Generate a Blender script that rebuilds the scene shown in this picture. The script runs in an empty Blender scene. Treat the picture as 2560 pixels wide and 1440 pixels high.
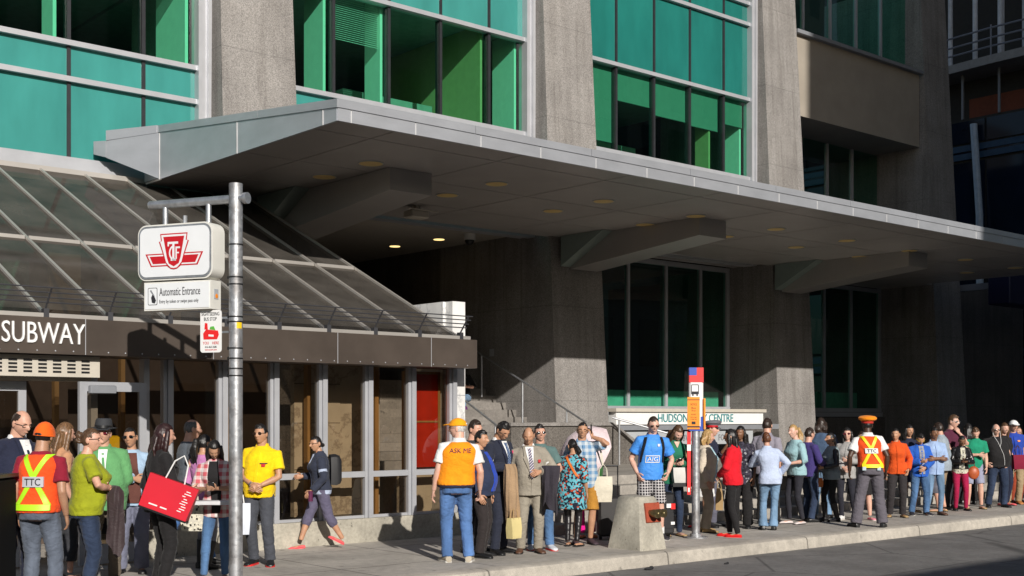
import bpy, bmesh, math, random
import numpy as np
from mathutils import Vector, Matrix, Euler
random.seed(7)
RAD = math.radians
sc = bpy.context.scene
COL = sc.collection

# ------------------------------------------------------------------ world, sun, camera
# X runs along the facade (to the right and away), Y runs into the building, Z up; pavement top is z = 0
SUN_DIR = Vector((0.38, 1.0, -0.46)).normalized()
w = bpy.data.worlds.new("World"); sc.world = w; w.use_nodes = True
nt = w.node_tree; bg = nt.nodes['Background']
sky = nt.nodes.new('ShaderNodeTexSky'); sky.sky_type = 'NISHITA'; sky.sun_disc = False
sky.sun_elevation = math.asin(-SUN_DIR.z)
sky.sun_rotation = math.atan2(-SUN_DIR.x, -SUN_DIR.y)
sky.air_density = 1.0; sky.dust_density = 1.0
nt.links.new(sky.outputs[0], bg.inputs[0]); bg.inputs[1].default_value = 0.07
sl = bpy.data.lights.new('sun', 'SUN'); sl.energy = 4.8; sl.angle = RAD(0.5); sl.color = (1.0, 0.945, 0.87)
so = bpy.data.objects.new('sun', sl); COL.objects.link(so)
so.rotation_euler = SUN_DIR.to_track_quat('-Z', 'Y').to_euler(); so.location = (0, -20, 40)

cd = bpy.data.cameras.new('camera'); co = bpy.data.objects.new('camera', cd); COL.objects.link(co)
co.location = (0, 0, 1.72); co.rotation_euler = (RAD(90), 0, -math.atan2(0.655, 0.7556))
cd.sensor_width = 36; cd.lens = 43.6; cd.clip_end = 2000; cd.clip_start = 0.1
cd.shift_y = 325.0 / 2560.0
sc.camera = co
sc.view_settings.view_transform = 'Standard'; sc.view_settings.look = 'None'
sc.view_settings.exposure = 0.0; sc.view_settings.gamma = 1.0
sc.cycles.max_bounces = 8; sc.cycles.diffuse_bounces = 4; sc.cycles.glossy_bounces = 4
sc.cycles.transparent_max_bounces = 16; sc.cycles.transmission_bounces = 4
sc.cycles.caustics_reflective = False; sc.cycles.caustics_refractive = False
sc.cycles.use_denoising = True

# ------------------------------------------------------------------ mesh helper
class MB:
    def __init__(s): s.v = []; s.f = []; s.m = []; s.mi = 0
    def add(s, vs, fs):
        o = len(s.v); s.v.extend([(float(p[0]), float(p[1]), float(p[2])) for p in vs])
        s.f.extend([tuple(i + o for i in f) for f in fs]); s.m.extend([s.mi] * len(fs)); return s
    def box(s, x0, x1, y0, y1, z0, z1):
        vs = [(x, y, z) for z in (z0, z1) for y in (y0, y1) for x in (x0, x1)]
        return s.add(vs, [(0, 2, 3, 1), (4, 5, 7, 6), (0, 1, 5, 4), (2, 6, 7, 3), (0, 4, 6, 2), (1, 3, 7, 5)])
    def bbox(s, x0, x1, y0, y1, z0, z1, b=0.01):          # box with chamfered edges
        rings = []
        for z, i in ((z0, b), (z0 + b, 0), (z1 - b, 0), (z1, b)):
            q = b if i == 0 else 2 * b
            X0, X1, Y0, Y1 = x0 + i, x1 - i, y0 + i, y1 - i
            rings.append([(X0 + b, Y0, z), (X1 - b, Y0, z), (X1, Y0 + b, z), (X1, Y1 - b, z), (X1 - b, Y1, z), (X0 + b, Y1, z), (X0, Y1 - b, z), (X0, Y0 + b, z)])
        return s.loft(rings)
    def hexa(s, b, t):                                    # bottom quad, top quad
        return s.loft([b, t])
    def loft(s, rings, cap=True, closed=True):
        n = len(rings[0]); vs = [p for r in rings for p in r]; fs = []
        for k in range(len(rings) - 1):
            for i in range(n if closed else n - 1):
                j = (i + 1) % n
                fs.append((k * n + i, k * n + j, (k + 1) * n + j, (k + 1) * n + i))
        if cap:
            fs.append(tuple(range(n - 1, -1, -1))); fs.append(tuple((len(rings) - 1) * n + i for i in range(n)))
        return s.add(vs, fs)
    def tube(s, pts, r, n=10, cap=True, flat=1.0):
        pts = [Vector(p) for p in pts]
        if not hasattr(r, '__len__'): r = [r] * len(pts)
        ref = None; rings = []
        for i, p in enumerate(pts):
            a = pts[max(i - 1, 0)]; b = pts[min(i + 1, len(pts) - 1)]
            t = (b - a).normalized()
            if ref is None:
                ref = Vector((1, 0, 0)) if abs(t.x) < 0.8 else Vector((0, 1, 0))
            u = (ref - t * ref.dot(t)).normalized(); ref = u
            q = t.cross(u)
            rings.append([p + (u * math.cos(2 * math.pi * k / n) + q * (flat * math.sin(2 * math.pi * k / n))) * r[i] for k in range(n)])
        return s.loft(rings, cap)
    def ell(s, c, r, rot=None, nu=16, nv=10):
        c = Vector(c); vs = []; fs = []
        for j in range(nv + 1):
            ph = math.pi * j / nv
            for i in range(nu):
                th = 2 * math.pi * i / nu
                p = Vector((r[0] * math.sin(ph) * math.cos(th), r[1] * math.sin(ph) * math.sin(th), r[2] * math.cos(ph)))
                if rot: p = rot @ p
                vs.append(c + p)
        for j in range(nv):
            for i in range(nu):
                k = (i + 1) % nu
                fs.append((j * nu + i, (j + 1) * nu + i, (j + 1) * nu + k, j * nu + k))
        return s.add(vs, fs)
    def prism(s, poly, vec):
        vec = Vector(vec); return s.loft([[Vector(p) for p in poly], [Vector(p) + vec for p in poly]])
    def quad(s, a, b, c, d): return s.add([a, b, c, d], [(0, 1, 2, 3)])
    def xform(s, M):
        s.v = [tuple(M @ Vector(p)) for p in s.v]; return s
    def join(s, o):
        k = len(s.v); s.v.extend(o.v); s.f.extend([tuple(i + k for i in f) for f in o.f]); s.m.extend(o.m); return s
    def mesh(s, name, mats):
        me = bpy.data.meshes.new(name); me.from_pydata(s.v, [], s.f)
        for m in (mats if isinstance(mats, (list, tuple)) else [mats]): me.materials.append(m)
        me.polygons.foreach_set('material_index', s.m)
        bm = bmesh.new(); bm.from_mesh(me)
        bmesh.ops.remove_doubles(bm, verts=bm.verts, dist=1e-5)
        bmesh.ops.recalc_face_normals(bm, faces=bm.faces); bm.to_mesh(me); bm.free()
        me.polygons.foreach_set('use_smooth', [True] * len(me.polygons))
        me.set_sharp_from_angle(angle=RAD(38))
        return me
    def build(s, name, mats, parent=None, local=False):
        """one mesh object; coordinates are world ones unless local, where they are the parent's"""
        if parent is not None and not local:
            o = WLOC.get(parent.name, Vector((0, 0, 0)))
            s.v = [(p[0] - o.x, p[1] - o.y, p[2] - o.z) for p in s.v]
        ob = bpy.data.objects.new(name, s.mesh(name, mats)); COL.objects.link(ob)
        if parent is not None:
            ob.parent = parent; WLOC[ob.name] = WLOC.get(parent.name, Vector((0, 0, 0)))
        return ob
WLOC = {}
def tag(o, label=None, cat=None, group=None, kind=None):
    if label: o['label'] = label
    if cat: o['category'] = cat
    if group: o['group'] = group
    if kind: o['kind'] = kind
    return o
def empty(name, loc, label, cat, group=None, rot=0.0):
    o = bpy.data.objects.new(name, None); COL.objects.link(o); o.location = loc; o.rotation_euler = (0, 0, rot)
    o.empty_display_size = 0.2; WLOC[o.name] = Vector(loc)
    return tag(o, label, cat, group)
def solo(mb, name, mats, loc, label, cat, group=None, rot=0.0):      # a thing of one mesh in local coordinates
    o = mb.build(name, mats); o.location = loc; o.rotation_euler = (0, 0, rot); WLOC[o.name] = Vector(loc)
    return tag(o, label, cat, group)

def text_mb(body, width, height, thick=0.003, tight=1.0):
    """lettering as a MB in the XZ plane, lower left corner at the origin, front towards -Y"""
    cu = bpy.data.curves.new('lettering', 'FONT'); cu.body = body; cu.extrude = 0.01; cu.resolution_u = 3
    cu.space_character = tight
    ob = bpy.data.objects.new('lettering', cu); COL.objects.link(ob)
    dg = bpy.context.evaluated_depsgraph_get(); me = bpy.data.meshes.new_from_object(ob.evaluated_get(dg))
    mb = MB(); vs = [v.co.copy() for v in me.vertices]
    x0 = min(v.x for v in vs); x1 = max(v.x for v in vs); y0 = min(v.y for v in vs); y1 = max(v.y for v in vs)
    mb.add([((v.x - x0) / (x1 - x0) * width, (-thick if v.z > 0 else 0.0), (v.y - y0) / (y1 - y0) * height) for v in vs],
           [tuple(p.vertices) for p in me.polygons])
    bpy.data.objects.remove(ob); bpy.data.curves.remove(cu); bpy.data.meshes.remove(me)
    return mb

# ------------------------------------------------------------------ materials
MATS = {}
def newmat(name):
    m = bpy.data.materials.new(name); m.use_nodes = True
    return m, m.node_tree, m.node_tree.nodes['Principled BSDF']
def N(t, kind, **kw):
    n = t.nodes.new(kind)
    for k, v in kw.items():
        if isinstance(k, str) and k in n.inputs: n.inputs[k].default_value = v
        else: setattr(n, k, v)
    return n
def mixcol(t, fac, a, b, mode='MIX'):
    n = t.nodes.new('ShaderNodeMix'); n.data_type = 'RGBA'; n.blend_type = mode
    for sock, val in ((n.inputs['Factor'], fac), (n.inputs[6], a), (n.inputs[7], b)):
        if hasattr(val, 'is_output'): t.links.new(val, sock)
        elif isinstance(val, (int, float)): sock.default_value = val
        else: sock.default_value = (*val[:3], 1)
    return n.outputs[2]
def ramp(t, sock, stops):
    r = t.nodes.new('ShaderNodeValToRGB'); e = r.color_ramp.elements
    while len(e) < len(stops): e.new(0.5)
    for k, (p, c) in enumerate(stops):
        e[k].position = p; e[k].color = (*((c, c, c) if isinstance(c, (int, float)) else c[:3]), 1)
    t.links.new(sock, r.inputs[0]); return r.outputs[0]
def coords(t, scale=(1, 1, 1), kind='Object'):
    tc = t.nodes.new('ShaderNodeTexCoord'); mp = t.nodes.new('ShaderNodeMapping'); mp.inputs['Scale'].default_value = scale
    t.links.new(tc.outputs[kind], mp.inputs[0]); return mp.outputs[0]
def noise(t, vec, scale, detail=4, rough=0.55):
    n = N(t, 'ShaderNodeTexNoise'); n.inputs['Scale'].default_value = scale; n.inputs['Detail'].default_value = detail
    n.inputs['Roughness'].default_value = rough; t.links.new(vec, n.inputs['Vector']); return n.outputs['Fac']
def bump(t, b, h, strength, dist=0.01):
    n = t.nodes.new('ShaderNodeBump'); n.inputs['Strength'].default_value = strength; n.inputs['Distance'].default_value = dist
    t.links.new(h, n.inputs['Height']); t.links.new(n.outputs[0], b.inputs['Normal']); return n
def plain(name, col, rough=0.6, metal=0.0, var=0.12, vs=6.0, bmp=0.0, bs=60.0, coat=0.0, spec=0.5, stretch=(1, 1, 1)):
    if name in MATS: return MATS[name]
    m, t, b = newmat(name); b.inputs['Roughness'].default_value = rough; b.inputs['Metallic'].default_value = metal
    b.inputs['Coat Weight'].default_value = coat; b.inputs['Specular IOR Level'].default_value = spec
    v = coords(t, stretch); f = noise(t, v, vs)
    lo = [max(0, c * (1 - var)) for c in col]; hi = [min(1, c * (1 + var)) for c in col]
    t.links.new(ramp(t, f, [(0.3, lo), (0.7, hi)]), b.inputs['Base Color'])
    if bmp: bump(t, b, noise(t, v, bs, 3), bmp)
    MATS[name] = m; return m
def granite(name, base, dark, light, joint=None, rough=0.75):
    m, t, b = newmat(name); b.inputs['Roughness'].default_value = rough
    v = coords(t)
    vo = N(t, 'ShaderNodeTexVoronoi'); vo.inputs['Scale'].default_value = 80; t.links.new(v, vo.inputs['Vector'])
    sp = N(t, 'ShaderNodeSeparateColor'); t.links.new(vo.outputs['Color'], sp.inputs[0])
    c = ramp(t, sp.outputs[0], [(0.0, dark), (0.22, dark), (0.3, base), (0.72, base), (0.8, light), (1.0, light)])
    big = noise(t, v, 1.1, 5); c = mixcol(t, 1.0, c, ramp(t, big, [(0.3, (0.82, 0.8, 0.78)), (0.7, (1.1, 1.08, 1.05))]), 'MULTIPLY')
    streak = noise(t, coords(t, (3.2, 3.2, 0.25)), 1.2, 4); c = mixcol(t, 1.0, c, ramp(t, streak, [(0.32, (0.78, 0.77, 0.76)), (0.62, (1.0, 1.0, 1.0))]), 'MULTIPLY')
    drip = noise(t, coords(t, (9, 9, 0.22)), 1.0, 3); c = mixcol(t, 1.0, c, ramp(t, drip, [(0.3, (0.8, 0.79, 0.78)), (0.45, (1.0, 1.0, 1.0)), (0.7, (1.0, 1.0, 1.0)), (0.78, (1.1, 1.09, 1.07))]), 'MULTIPLY')
    sx = N(t, 'ShaderNodeSeparateXYZ'); t.links.new(v, sx.inputs[0]); q = N(t, 'ShaderNodeMath', operation='PINGPONG'); q.inputs[1].default_value = 1.05; t.links.new(sx.outputs[2], q.inputs[0])
    c = mixcol(t, 1.0, c, ramp(t, q.outputs[0], [(0.0, 0.72), (0.007, 0.78), (0.012, 1.0)]), 'MULTIPLY')
    t.links.new(c, b.inputs['Base Color']); bump(t, b, sp.outputs[1], 0.25, 0.006)
    MATS[name] = m; return m
def concrete(name, col, rough=0.85, scale=1.0, joints=None, jw=0.02, crack=0.0):
    m, t, b = newmat(name); b.inputs['Roughness'].default_value = rough
    v = coords(t); n1 = noise(t, v, 0.9 * scale, 6); n2 = noise(t, v, 9 * scale, 5); n3 = noise(t, v, 90 * scale, 2)
    c = mixcol(t, 1.0, ramp(t, n1, [(0.3, [k * 0.74 for k in col]), (0.7, [k * 1.18 for k in col])]), ramp(t, n2, [(0.3, 0.82), (0.7, 1.1)]), 'MULTIPLY')
    c = mixcol(t, 1.0, c, ramp(t, n3, [(0.25, 0.75), (0.55, 1.04)]), 'MULTIPLY')
    spots = noise(t, v, 5.0 * scale, 2); c = mixcol(t, 1.0, c, ramp(t, spots, [(0.24, 0.5), (0.32, 1.0)]), 'MULTIPLY')
    h = n3
    gum = N(t, 'ShaderNodeTexVoronoi'); gum.inputs['Scale'].default_value = 2.2 * scale; t.links.new(v, gum.inputs['Vector'])
    c = mixcol(t, 1.0, c, ramp(t, gum.outputs['Distance'], [(0.0, 0.55), (0.045, 0.6), (0.06, 1.0)]), 'MULTIPLY')
    cr = N(t, 'ShaderNodeTexVoronoi', feature='DISTANCE_TO_EDGE'); cr.inputs['Scale'].default_value = 0.33 * scale
    wv = mixcol(t, 0.12, v, N(t, 'ShaderNodeTexNoise').outputs['Color']); t.links.new(wv, cr.inputs['Vector'])
    c = mixcol(t, crack, c, ramp(t, cr.outputs['Distance'], [(0.0, 0.35), (0.006, 0.5), (0.012, 1.0)]), 'MULTIPLY')
    if joints:                                                        # (x spacing, y spacing) grooves in object space
        sx = N(t, 'ShaderNodeSeparateXYZ'); t.links.new(v, sx.inputs[0]); out = None
        for ax, d in enumerate(joints):
            if not d: continue
            q = N(t, 'ShaderNodeMath', operation='PINGPONG'); q.inputs[1].default_value = d / 2; t.links.new(sx.outputs[ax], q.inputs[0])
            l = N(t, 'ShaderNodeMath', operation='GREATER_THAN'); l.inputs[1].default_value = jw / 2; t.links.new(q.outputs[0], l.inputs[0])
            if out is None: out = l.outputs[0]
            else:
                k = N(t, 'ShaderNodeMath', operation='MULTIPLY'); t.links.new(out, k.inputs[0]); t.links.new(l.outputs[0], k.inputs[1]); out = k.outputs[0]
        c = mixcol(t, 1.0, c, ramp(t, out, [(0.0, 0.4), (1.0, 1.0)]), 'MULTIPLY'); 
    t.links.new(c, b.inputs['Base Color']); bump(t, b, h, 0.35, 0.006)
    MATS[name] = m; return m
def glass(name, tint, rough=0.02, ior=1.5, gain=1.0, dust=0.0, dustcol=(0.5, 0.47, 0.42), wob=0.0):
    m, t, b = newmat(name); t.nodes.remove(b); out = t.nodes['Material Output']
    tr = N(t, 'ShaderNodeBsdfTransparent'); tr.inputs[0].default_value = (*tint, 1)
    gl = N(t, 'ShaderNodeBsdfGlossy'); gl.inputs['Roughness'].default_value = rough
    fr = N(t, 'ShaderNodeFresnel'); ge = N(t, 'ShaderNodeNewGeometry')       # the same reflection from either side of a sheet
    iv = N(t, 'ShaderNodeMapRange'); iv.inputs['To Min'].default_value = ior; iv.inputs['To Max'].default_value = 1 / ior
    t.links.new(ge.outputs['Backfacing'], iv.inputs['Value']); t.links.new(iv.outputs[0], fr.inputs['IOR'])
    mu = N(t, 'ShaderNodeMath', operation='MULTIPLY'); mu.use_clamp = True; mu.inputs[1].default_value = gain; t.links.new(fr.outputs[0], mu.inputs[0])
    if wob:
        bn = t.nodes.new('ShaderNodeBump'); bn.inputs['Strength'].default_value = wob; bn.inputs['Distance'].default_value = 0.05
        t.links.new(noise(t, coords(t), 0.8, 1), bn.inputs['Height']); t.links.new(bn.outputs[0], gl.inputs['Normal'])
    mx = N(t, 'ShaderNodeMixShader'); t.links.new(mu.outputs[0], mx.inputs[0]); t.links.new(tr.outputs[0], mx.inputs[1]); t.links.new(gl.outputs[0], mx.inputs[2])
    res = mx.outputs[0]
    if dust:
        df = N(t, 'ShaderNodeBsdfDiffuse'); df.inputs[0].default_value = (*dustcol, 1)
        m2 = N(t, 'ShaderNodeMixShader'); f = noise(t, coords(t, (1.0, 1.0, 1.0)), 1.6, 5)
        t.links.new(ramp(t, f, [(0.3, dust * 0.6), (0.7, dust * 1.4)]), m2.inputs[0]); t.links.new(res, m2.inputs[1]); t.links.new(df.outputs[0], m2.inputs[2]); res = m2.outputs[0]
    t.links.new(res, out.inputs[0]); MATS[name] = m; return m
def emis(name, col, s):
    m, t, b = newmat(name); b.inputs['Base Color'].default_value = (*col, 1)
    b.inputs['Emission Color'].default_value = (*col, 1); b.inputs['Emission Strength'].default_value = s; return m

GRAN = granite('granite', (0.275, 0.264, 0.256), (0.195, 0.187, 0.181), (0.355, 0.341, 0.331))
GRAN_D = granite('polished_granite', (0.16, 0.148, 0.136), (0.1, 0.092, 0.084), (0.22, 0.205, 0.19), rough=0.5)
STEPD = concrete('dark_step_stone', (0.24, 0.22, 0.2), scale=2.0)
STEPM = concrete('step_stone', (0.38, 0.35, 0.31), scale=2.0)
WALK = concrete('pavement_concrete', (0.46, 0.425, 0.378), joints=(1.55, 1.7), jw=0.025)
KERB = concrete('kerb_concrete', (0.47, 0.43, 0.37), joints=(3.0, None), jw=0.025)
ASPH = concrete('asphalt', (0.185, 0.178, 0.17), scale=1.6, rough=0.8, crack=0.8)
BLOCK = concrete('cast_concrete', (0.44, 0.41, 0.34), scale=3.0)
ALU = plain('aluminium', (0.5, 0.51, 0.54), 0.38, 0.35, 0.06, 3.0)
ALU_D = plain('dark_aluminium', (0.05, 0.052, 0.058), 0.4, 0.5)
STEEL = plain('galvanised_steel', (0.5, 0.51, 0.53), 0.42, 0.8, 0.2, 14.0, bmp=0.1)
def galv():
    m, t, b = newmat('weathered_galvanised'); b.inputs['Metallic'].default_value = 0.7
    v = coords(t); vo = N(t, 'ShaderNodeTexVoronoi'); vo.inputs['Scale'].default_value = 26; t.links.new(v, vo.inputs['Vector'])
    sp = N(t, 'ShaderNodeSeparateColor'); t.links.new(vo.outputs['Color'], sp.inputs[0])
    c = ramp(t, sp.outputs[0], [(0, (0.4, 0.41, 0.43)), (1, (0.6, 0.61, 0.63))])
    dirt = noise(t, coords(t, (1, 1, 0.5)), 8.0, 5); c = mixcol(t, 1.0, c, ramp(t, dirt, [(0.35, (0.55, 0.52, 0.5)), (0.55, (1, 1, 1))]), 'MULTIPLY')
    t.links.new(c, b.inputs['Base Color']); t.links.new(ramp(t, dirt, [(0.3, 0.6), (0.7, 0.35)]), b.inputs['Roughness']); return m
GALV = galv()
FASC = plain('canopy_metal', (0.43, 0.445, 0.48), 0.4, 0.4, 0.09, 1.6, stretch=(1, 1, 2.2))
FASC_END = FASC
SOFF = plain('soffit_panel', (0.58, 0.545, 0.525), 0.26, 0.25, 0.1, 0.5)
BEAMM = plain('beam_panel', (0.42, 0.4, 0.385), 0.32, 0.3, 0.08, 0.6)
GROOVE = plain('groove_dark', (0.03, 0.028, 0.026), 0.9)
AMBER = plain('amber_lens', (0.85, 0.62, 0.24), 0.35, 0.0, 0.1, 40)
LAMP = emis('lit_lamp', (1.0, 0.72, 0.28), 1.6)
TEAL = plain('teal_spandrel_glass', (0.052, 0.265, 0.24), 0.09, 0.0, 0.16, 0.9, spec=0.6, stretch=(1.5, 1.5, 0.5))  # broad tone variation painted in for streaks of reflected sunlight
TEAL_D = plain('dimmed_teal_spandrel_glass', (0.016, 0.16, 0.138), 0.09, 0.0, 0.16, 0.9, spec=0.6, stretch=(1.5, 1.5, 0.5))  # same glass, its weaker reflection painted as a darker base colour
GGLASS = glass('green_vision_glass', (0.36, 0.82, 0.64), gain=0.9, wob=0.02)
DGLASS = glass('dark_green_glass', (0.34, 0.74, 0.6), gain=2.0, wob=0.05)
BGLASS = glass('bronze_glass', (0.64, 0.57, 0.47), gain=1.6, wob=0.03)
RGLASS = glass('dusty_roof_glass', (0.3, 0.27, 0.235), rough=0.05, gain=0.45, dust=0.3, dustcol=(0.19, 0.172, 0.152), wob=0.03)
BLUEG = plain('blue_black_glass', (0.008, 0.014, 0.03), 0.08, 0.0, 0.3, 0.6, spec=0.5)
INW = plain('interior_wall', (0.78, 0.77, 0.7), 0.8, 0, 0.04)
INWOOD = plain('interior_panel', (0.5, 0.4, 0.2), 0.6, 0, 0.06)
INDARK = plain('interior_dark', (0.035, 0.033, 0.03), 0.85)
INCEIL = plain('interior_ceiling', (0.3, 0.3, 0.28), 0.9)
BROWN = plain('bronze_fascia', (0.125, 0.1, 0.084), 0.3, 0.45, 0.2, 1.4)
def marble(name, base, vein, scale=1.6):
    m, t, b = newmat(name); b.inputs['Roughness'].default_value = 0.35; v = coords(t)
    n = noise(t, v, scale, 8, 0.65); c = ramp(t, n, [(0.47, base), (0.495, vein), (0.52, base)])
    n2 = noise(t, v, 3, 4); c = mixcol(t, 1.0, c, ramp(t, n2, [(0.3, 0.85), (0.7, 1.05)]), 'MULTIPLY')
    t.links.new(c, b.inputs['Base Color']); MATS[name] = m; return m
MARB = marble('white_marble', (0.8, 0.79, 0.77), (0.55, 0.55, 0.55))
MARB_B = marble('beige_marble', (0.6, 0.55, 0.47), (0.36, 0.31, 0.26), 1.1)
TAN = plain('wood_post', (0.42, 0.25, 0.1), 0.5, 0, 0.2, 12, stretch=(1, 1, 0.1))
DBROWN = plain('brown_wall', (0.085, 0.06, 0.045), 0.6)
REDP = plain('red_panel', (0.55, 0.03, 0.01), 0.4)
WHITE = plain('white_paint', (0.8, 0.8, 0.79), 0.45, 0, 0.03)
CREAM = plain('cream_metal', (0.52, 0.48, 0.41), 0.5, 0, 0.06)
BLACK = plain('black_paint', (0.012, 0.012, 0.013), 0.4)
RUBBER = plain('black_rubber', (0.02, 0.02, 0.022), 0.8)
SIGNW = plain('sign_face', (0.76, 0.78, 0.8), 0.3, 0, 0.02)
SIGNE = plain('sign_case', (0.72, 0.71, 0.66), 0.45, 0, 0.05)
RED = plain('sign_red', (0.52, 0.008, 0.016), 0.4, 0, 0.05)
REDB = plain('bright_red', (0.75, 0.02, 0.02), 0.45, 0, 0.05)
BLUE = plain('sign_blue', (0.02, 0.07, 0.42), 0.45, 0, 0.05)
ORANGE = plain('orange_paper', (0.9, 0.28, 0.01), 0.6, 0, 0.05)
YELLOW = plain('yellow_paint', (0.85, 0.55, 0.01), 0.5, 0, 0.05)
INK = plain('ink', (0.02, 0.02, 0.025), 0.7)
TEALTXT = plain('teal_letter', (0.02, 0.22, 0.24), 0.5)
GREYTXT = plain('grey_letter', (0.2, 0.2, 0.21), 0.5)
GREYP = plain('grey_board', (0.4, 0.42, 0.44), 0.5, 0, 0.04)
GREYB = plain('grey_beam', (0.22, 0.23, 0.25), 0.5, 0, 0.05)
NAVY = plain('navy_board', (0.008, 0.01, 0.045), 0.4, 0, 0.05)
BRASS = plain('weathered_brass', (0.2, 0.16, 0.08), 0.4, 0.85, 0.3, 20)
REDPL = plain('red_plate', (0.36, 0.07, 0.035), 0.6, 0, 0.15, 20)
STONE = plain('limestone', (0.42, 0.38, 0.29), 0.85, 0, 0.15, 2)
# ================================================================== THE SETTING
# road, kerb and pavement
g = MB(); g.box(-120, 160, -60, 160, -1.2, -0.17); tag(g.build('road', ASPH), kind='structure', label='dark asphalt road along the kerb')
g = MB()
prof = [(10.76, -0.165), (10.775, -0.05), (10.79, -0.018), (10.83, -0.002), (10.95, 0.0), (11.02, 0.0), (11.02, -0.6), (10.76, -0.6)]
g.loft([[(-60, y, z) for y, z in prof], [(90, y, z) for y, z in prof]]); tag(g.build('kerb', KERB), kind='structure', label='pale concrete kerb along the pavement')
g = MB(); g.box(-60, 90, 11.02, 23.5, -0.6, 0.0); tag(g.build('pavement', WALK), kind='structure', label='grey concrete pavement where the queue stands')
g = MB(); g.box(-60, 90, -9, -0.6, -0.6, -0.02); tag(g.build('far_pavement', WALK), kind='structure', label='pavement on the other side of the road')

# steps from the pavement up to the doors
g = MB()
poly = [(13.25, -0.1)]
for k in range(5): poly += [(13.25 + 0.36 * k, 0.15 * (k + 1)), (13.25 + 0.36 * (k + 1), 0.15 * (k + 1))]
poly = [(13.25, -0.1)] + [p for k in range(5) for p in ((13.25 + 0.36 * k, 0.15 * (k + 1)), (13.25 + 0.36 * (k + 1), 0.15 * (k + 1)))] + [(20.0, 0.75), (20.0, -0.1)]
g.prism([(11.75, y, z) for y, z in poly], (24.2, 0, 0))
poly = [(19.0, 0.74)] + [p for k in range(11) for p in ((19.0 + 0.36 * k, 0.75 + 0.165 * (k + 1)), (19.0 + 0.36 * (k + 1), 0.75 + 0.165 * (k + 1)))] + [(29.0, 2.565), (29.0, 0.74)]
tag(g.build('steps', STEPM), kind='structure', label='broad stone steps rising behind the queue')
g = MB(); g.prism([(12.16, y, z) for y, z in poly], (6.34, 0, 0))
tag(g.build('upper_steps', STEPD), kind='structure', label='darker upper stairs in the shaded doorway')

# ------------------------------------------------------------------ office tower
TW = empty('office_tower', (15, 20.7, 0), 'grey granite office tower with green glass between thick pillars above the canopy', 'building')
PX = [10.62 + 7.9 * k for k in (-1, 0, 1, 2, 3)]
ZT = 15.2
def pier(x):
    g = MB()
    def fy(z): return 19.84 - 0.09 + 0.052 * z
    rings = []
    for z, a, bb in ((0, -0.06, 1.58), (1.7, -0.05, 1.57), (9, 0.0, 1.5), (ZT, 0.03, 1.45)):
        rings.append([(x + a, fy(z), z), (x + bb, fy(z), z), (x + bb, 24.0, z), (x + a, 24.0, z)])
    g.loft(rings)
    return g.build('pier', GRAN, TW)
for x in PX: pier(x)
# recess side walls and back wall of the open doorway bay, plinth band
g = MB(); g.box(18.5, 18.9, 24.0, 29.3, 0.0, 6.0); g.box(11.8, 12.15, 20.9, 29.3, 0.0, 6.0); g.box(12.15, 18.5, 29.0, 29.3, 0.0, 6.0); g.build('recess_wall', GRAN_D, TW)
g = MB(); g.box(12.15, 18.5, 20.95, 29.0, 5.86, 6.0); g.build('recess_ceiling', plain('recess_plaster', (0.5, 0.46, 0.4), 0.8, 0, 0.05), TW)
g = MB(); g.box(4.3, 10.6, 20.72, 20.9, 0, 5.7); g.build('lower_wall', DBROWN, TW)
# upper storeys: rooms behind the glass
def bay(x0, x1, i):
    yw = 20.7
    SILLS = [6.06, 7.42, 8.03, 10.12, 12.1, 12.65, ZT]
    n0 = x1 - 0.02
    mull = [n0 - 0.96 - 1.325 * k for k in range(5)]
    ms = [m for m in mull if m > x0 + 0.35]
    fr = MB()                                                        # pale transoms and jamb fins
    for z in SILLS[:-1]:
        fr.box(x0 + 0.05, x1, yw - 0.10, yw + 0.1, z - 0.045, z + 0.045)
    fr.box(x0 + 0.05, x1, yw - 0.2, yw + 0.1, 5.72, 5.93); fr.box(x0 + 0.05, x1, yw - 0.14, yw + 0.1, 5.94, 6.012)
    for a, bb, d in ((x1, x1 + 0.07, 0.16), (x1 + 0.072, x1 + 0.2, 0.08), (x1 + 0.202, x1 + 0.27, 0.14)):
        fr.box(a, bb, yw - d, yw + 0.12, 5.75, ZT)
    f = fr.build('window_frame', ALU, TW)
    mu = MB()
    for m in ms: mu.box(m - 0.032, m + 0.032, yw - 0.03, yw + 0.13, 6.0, ZT)
    mu.build('mullion', ALU_D, f)
    xs = [x0 + 0.05] + sorted(ms) + [x1]
    for za, zb, kind in ((6.06, 7.42, 's'), (7.42, 8.03, 's'), (8.03, 10.12, 'v'), (10.12, 12.1, 's'), (12.1, 12.65, 's'), (12.65, ZT, 'v')):
        for a, bb in zip(xs[:-1], xs[1:]):
            q = MB(); tilt = random.uniform(-0.004, 0.004)
            if kind == 's':
                q.hexa([(a, yw + tilt, za), (bb, yw - tilt, za), (bb, yw + 0.03 - tilt, za), (a, yw + 0.03 + tilt, za)],
                       [(a, yw + tilt, zb), (bb, yw - tilt, zb), (bb, yw + 0.03 - tilt, zb), (a, yw + 0.03 + tilt, zb)])
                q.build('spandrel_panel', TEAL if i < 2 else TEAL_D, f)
            else:
                q.quad((a, yw + 0.02 + tilt, za), (bb, yw + 0.02 - tilt, za), (bb, yw + 0.02 - tilt, zb), (a, yw + 0.02 + tilt, zb))
                q.build('pane', GGLASS, f)
    return f, ms
bays = []
for i, (a, b_) in enumerate(((4.3, 10.35), (12.1, 18.25), (20.05, 26.17))): bays.append(bay(a, b_, i))
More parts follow.
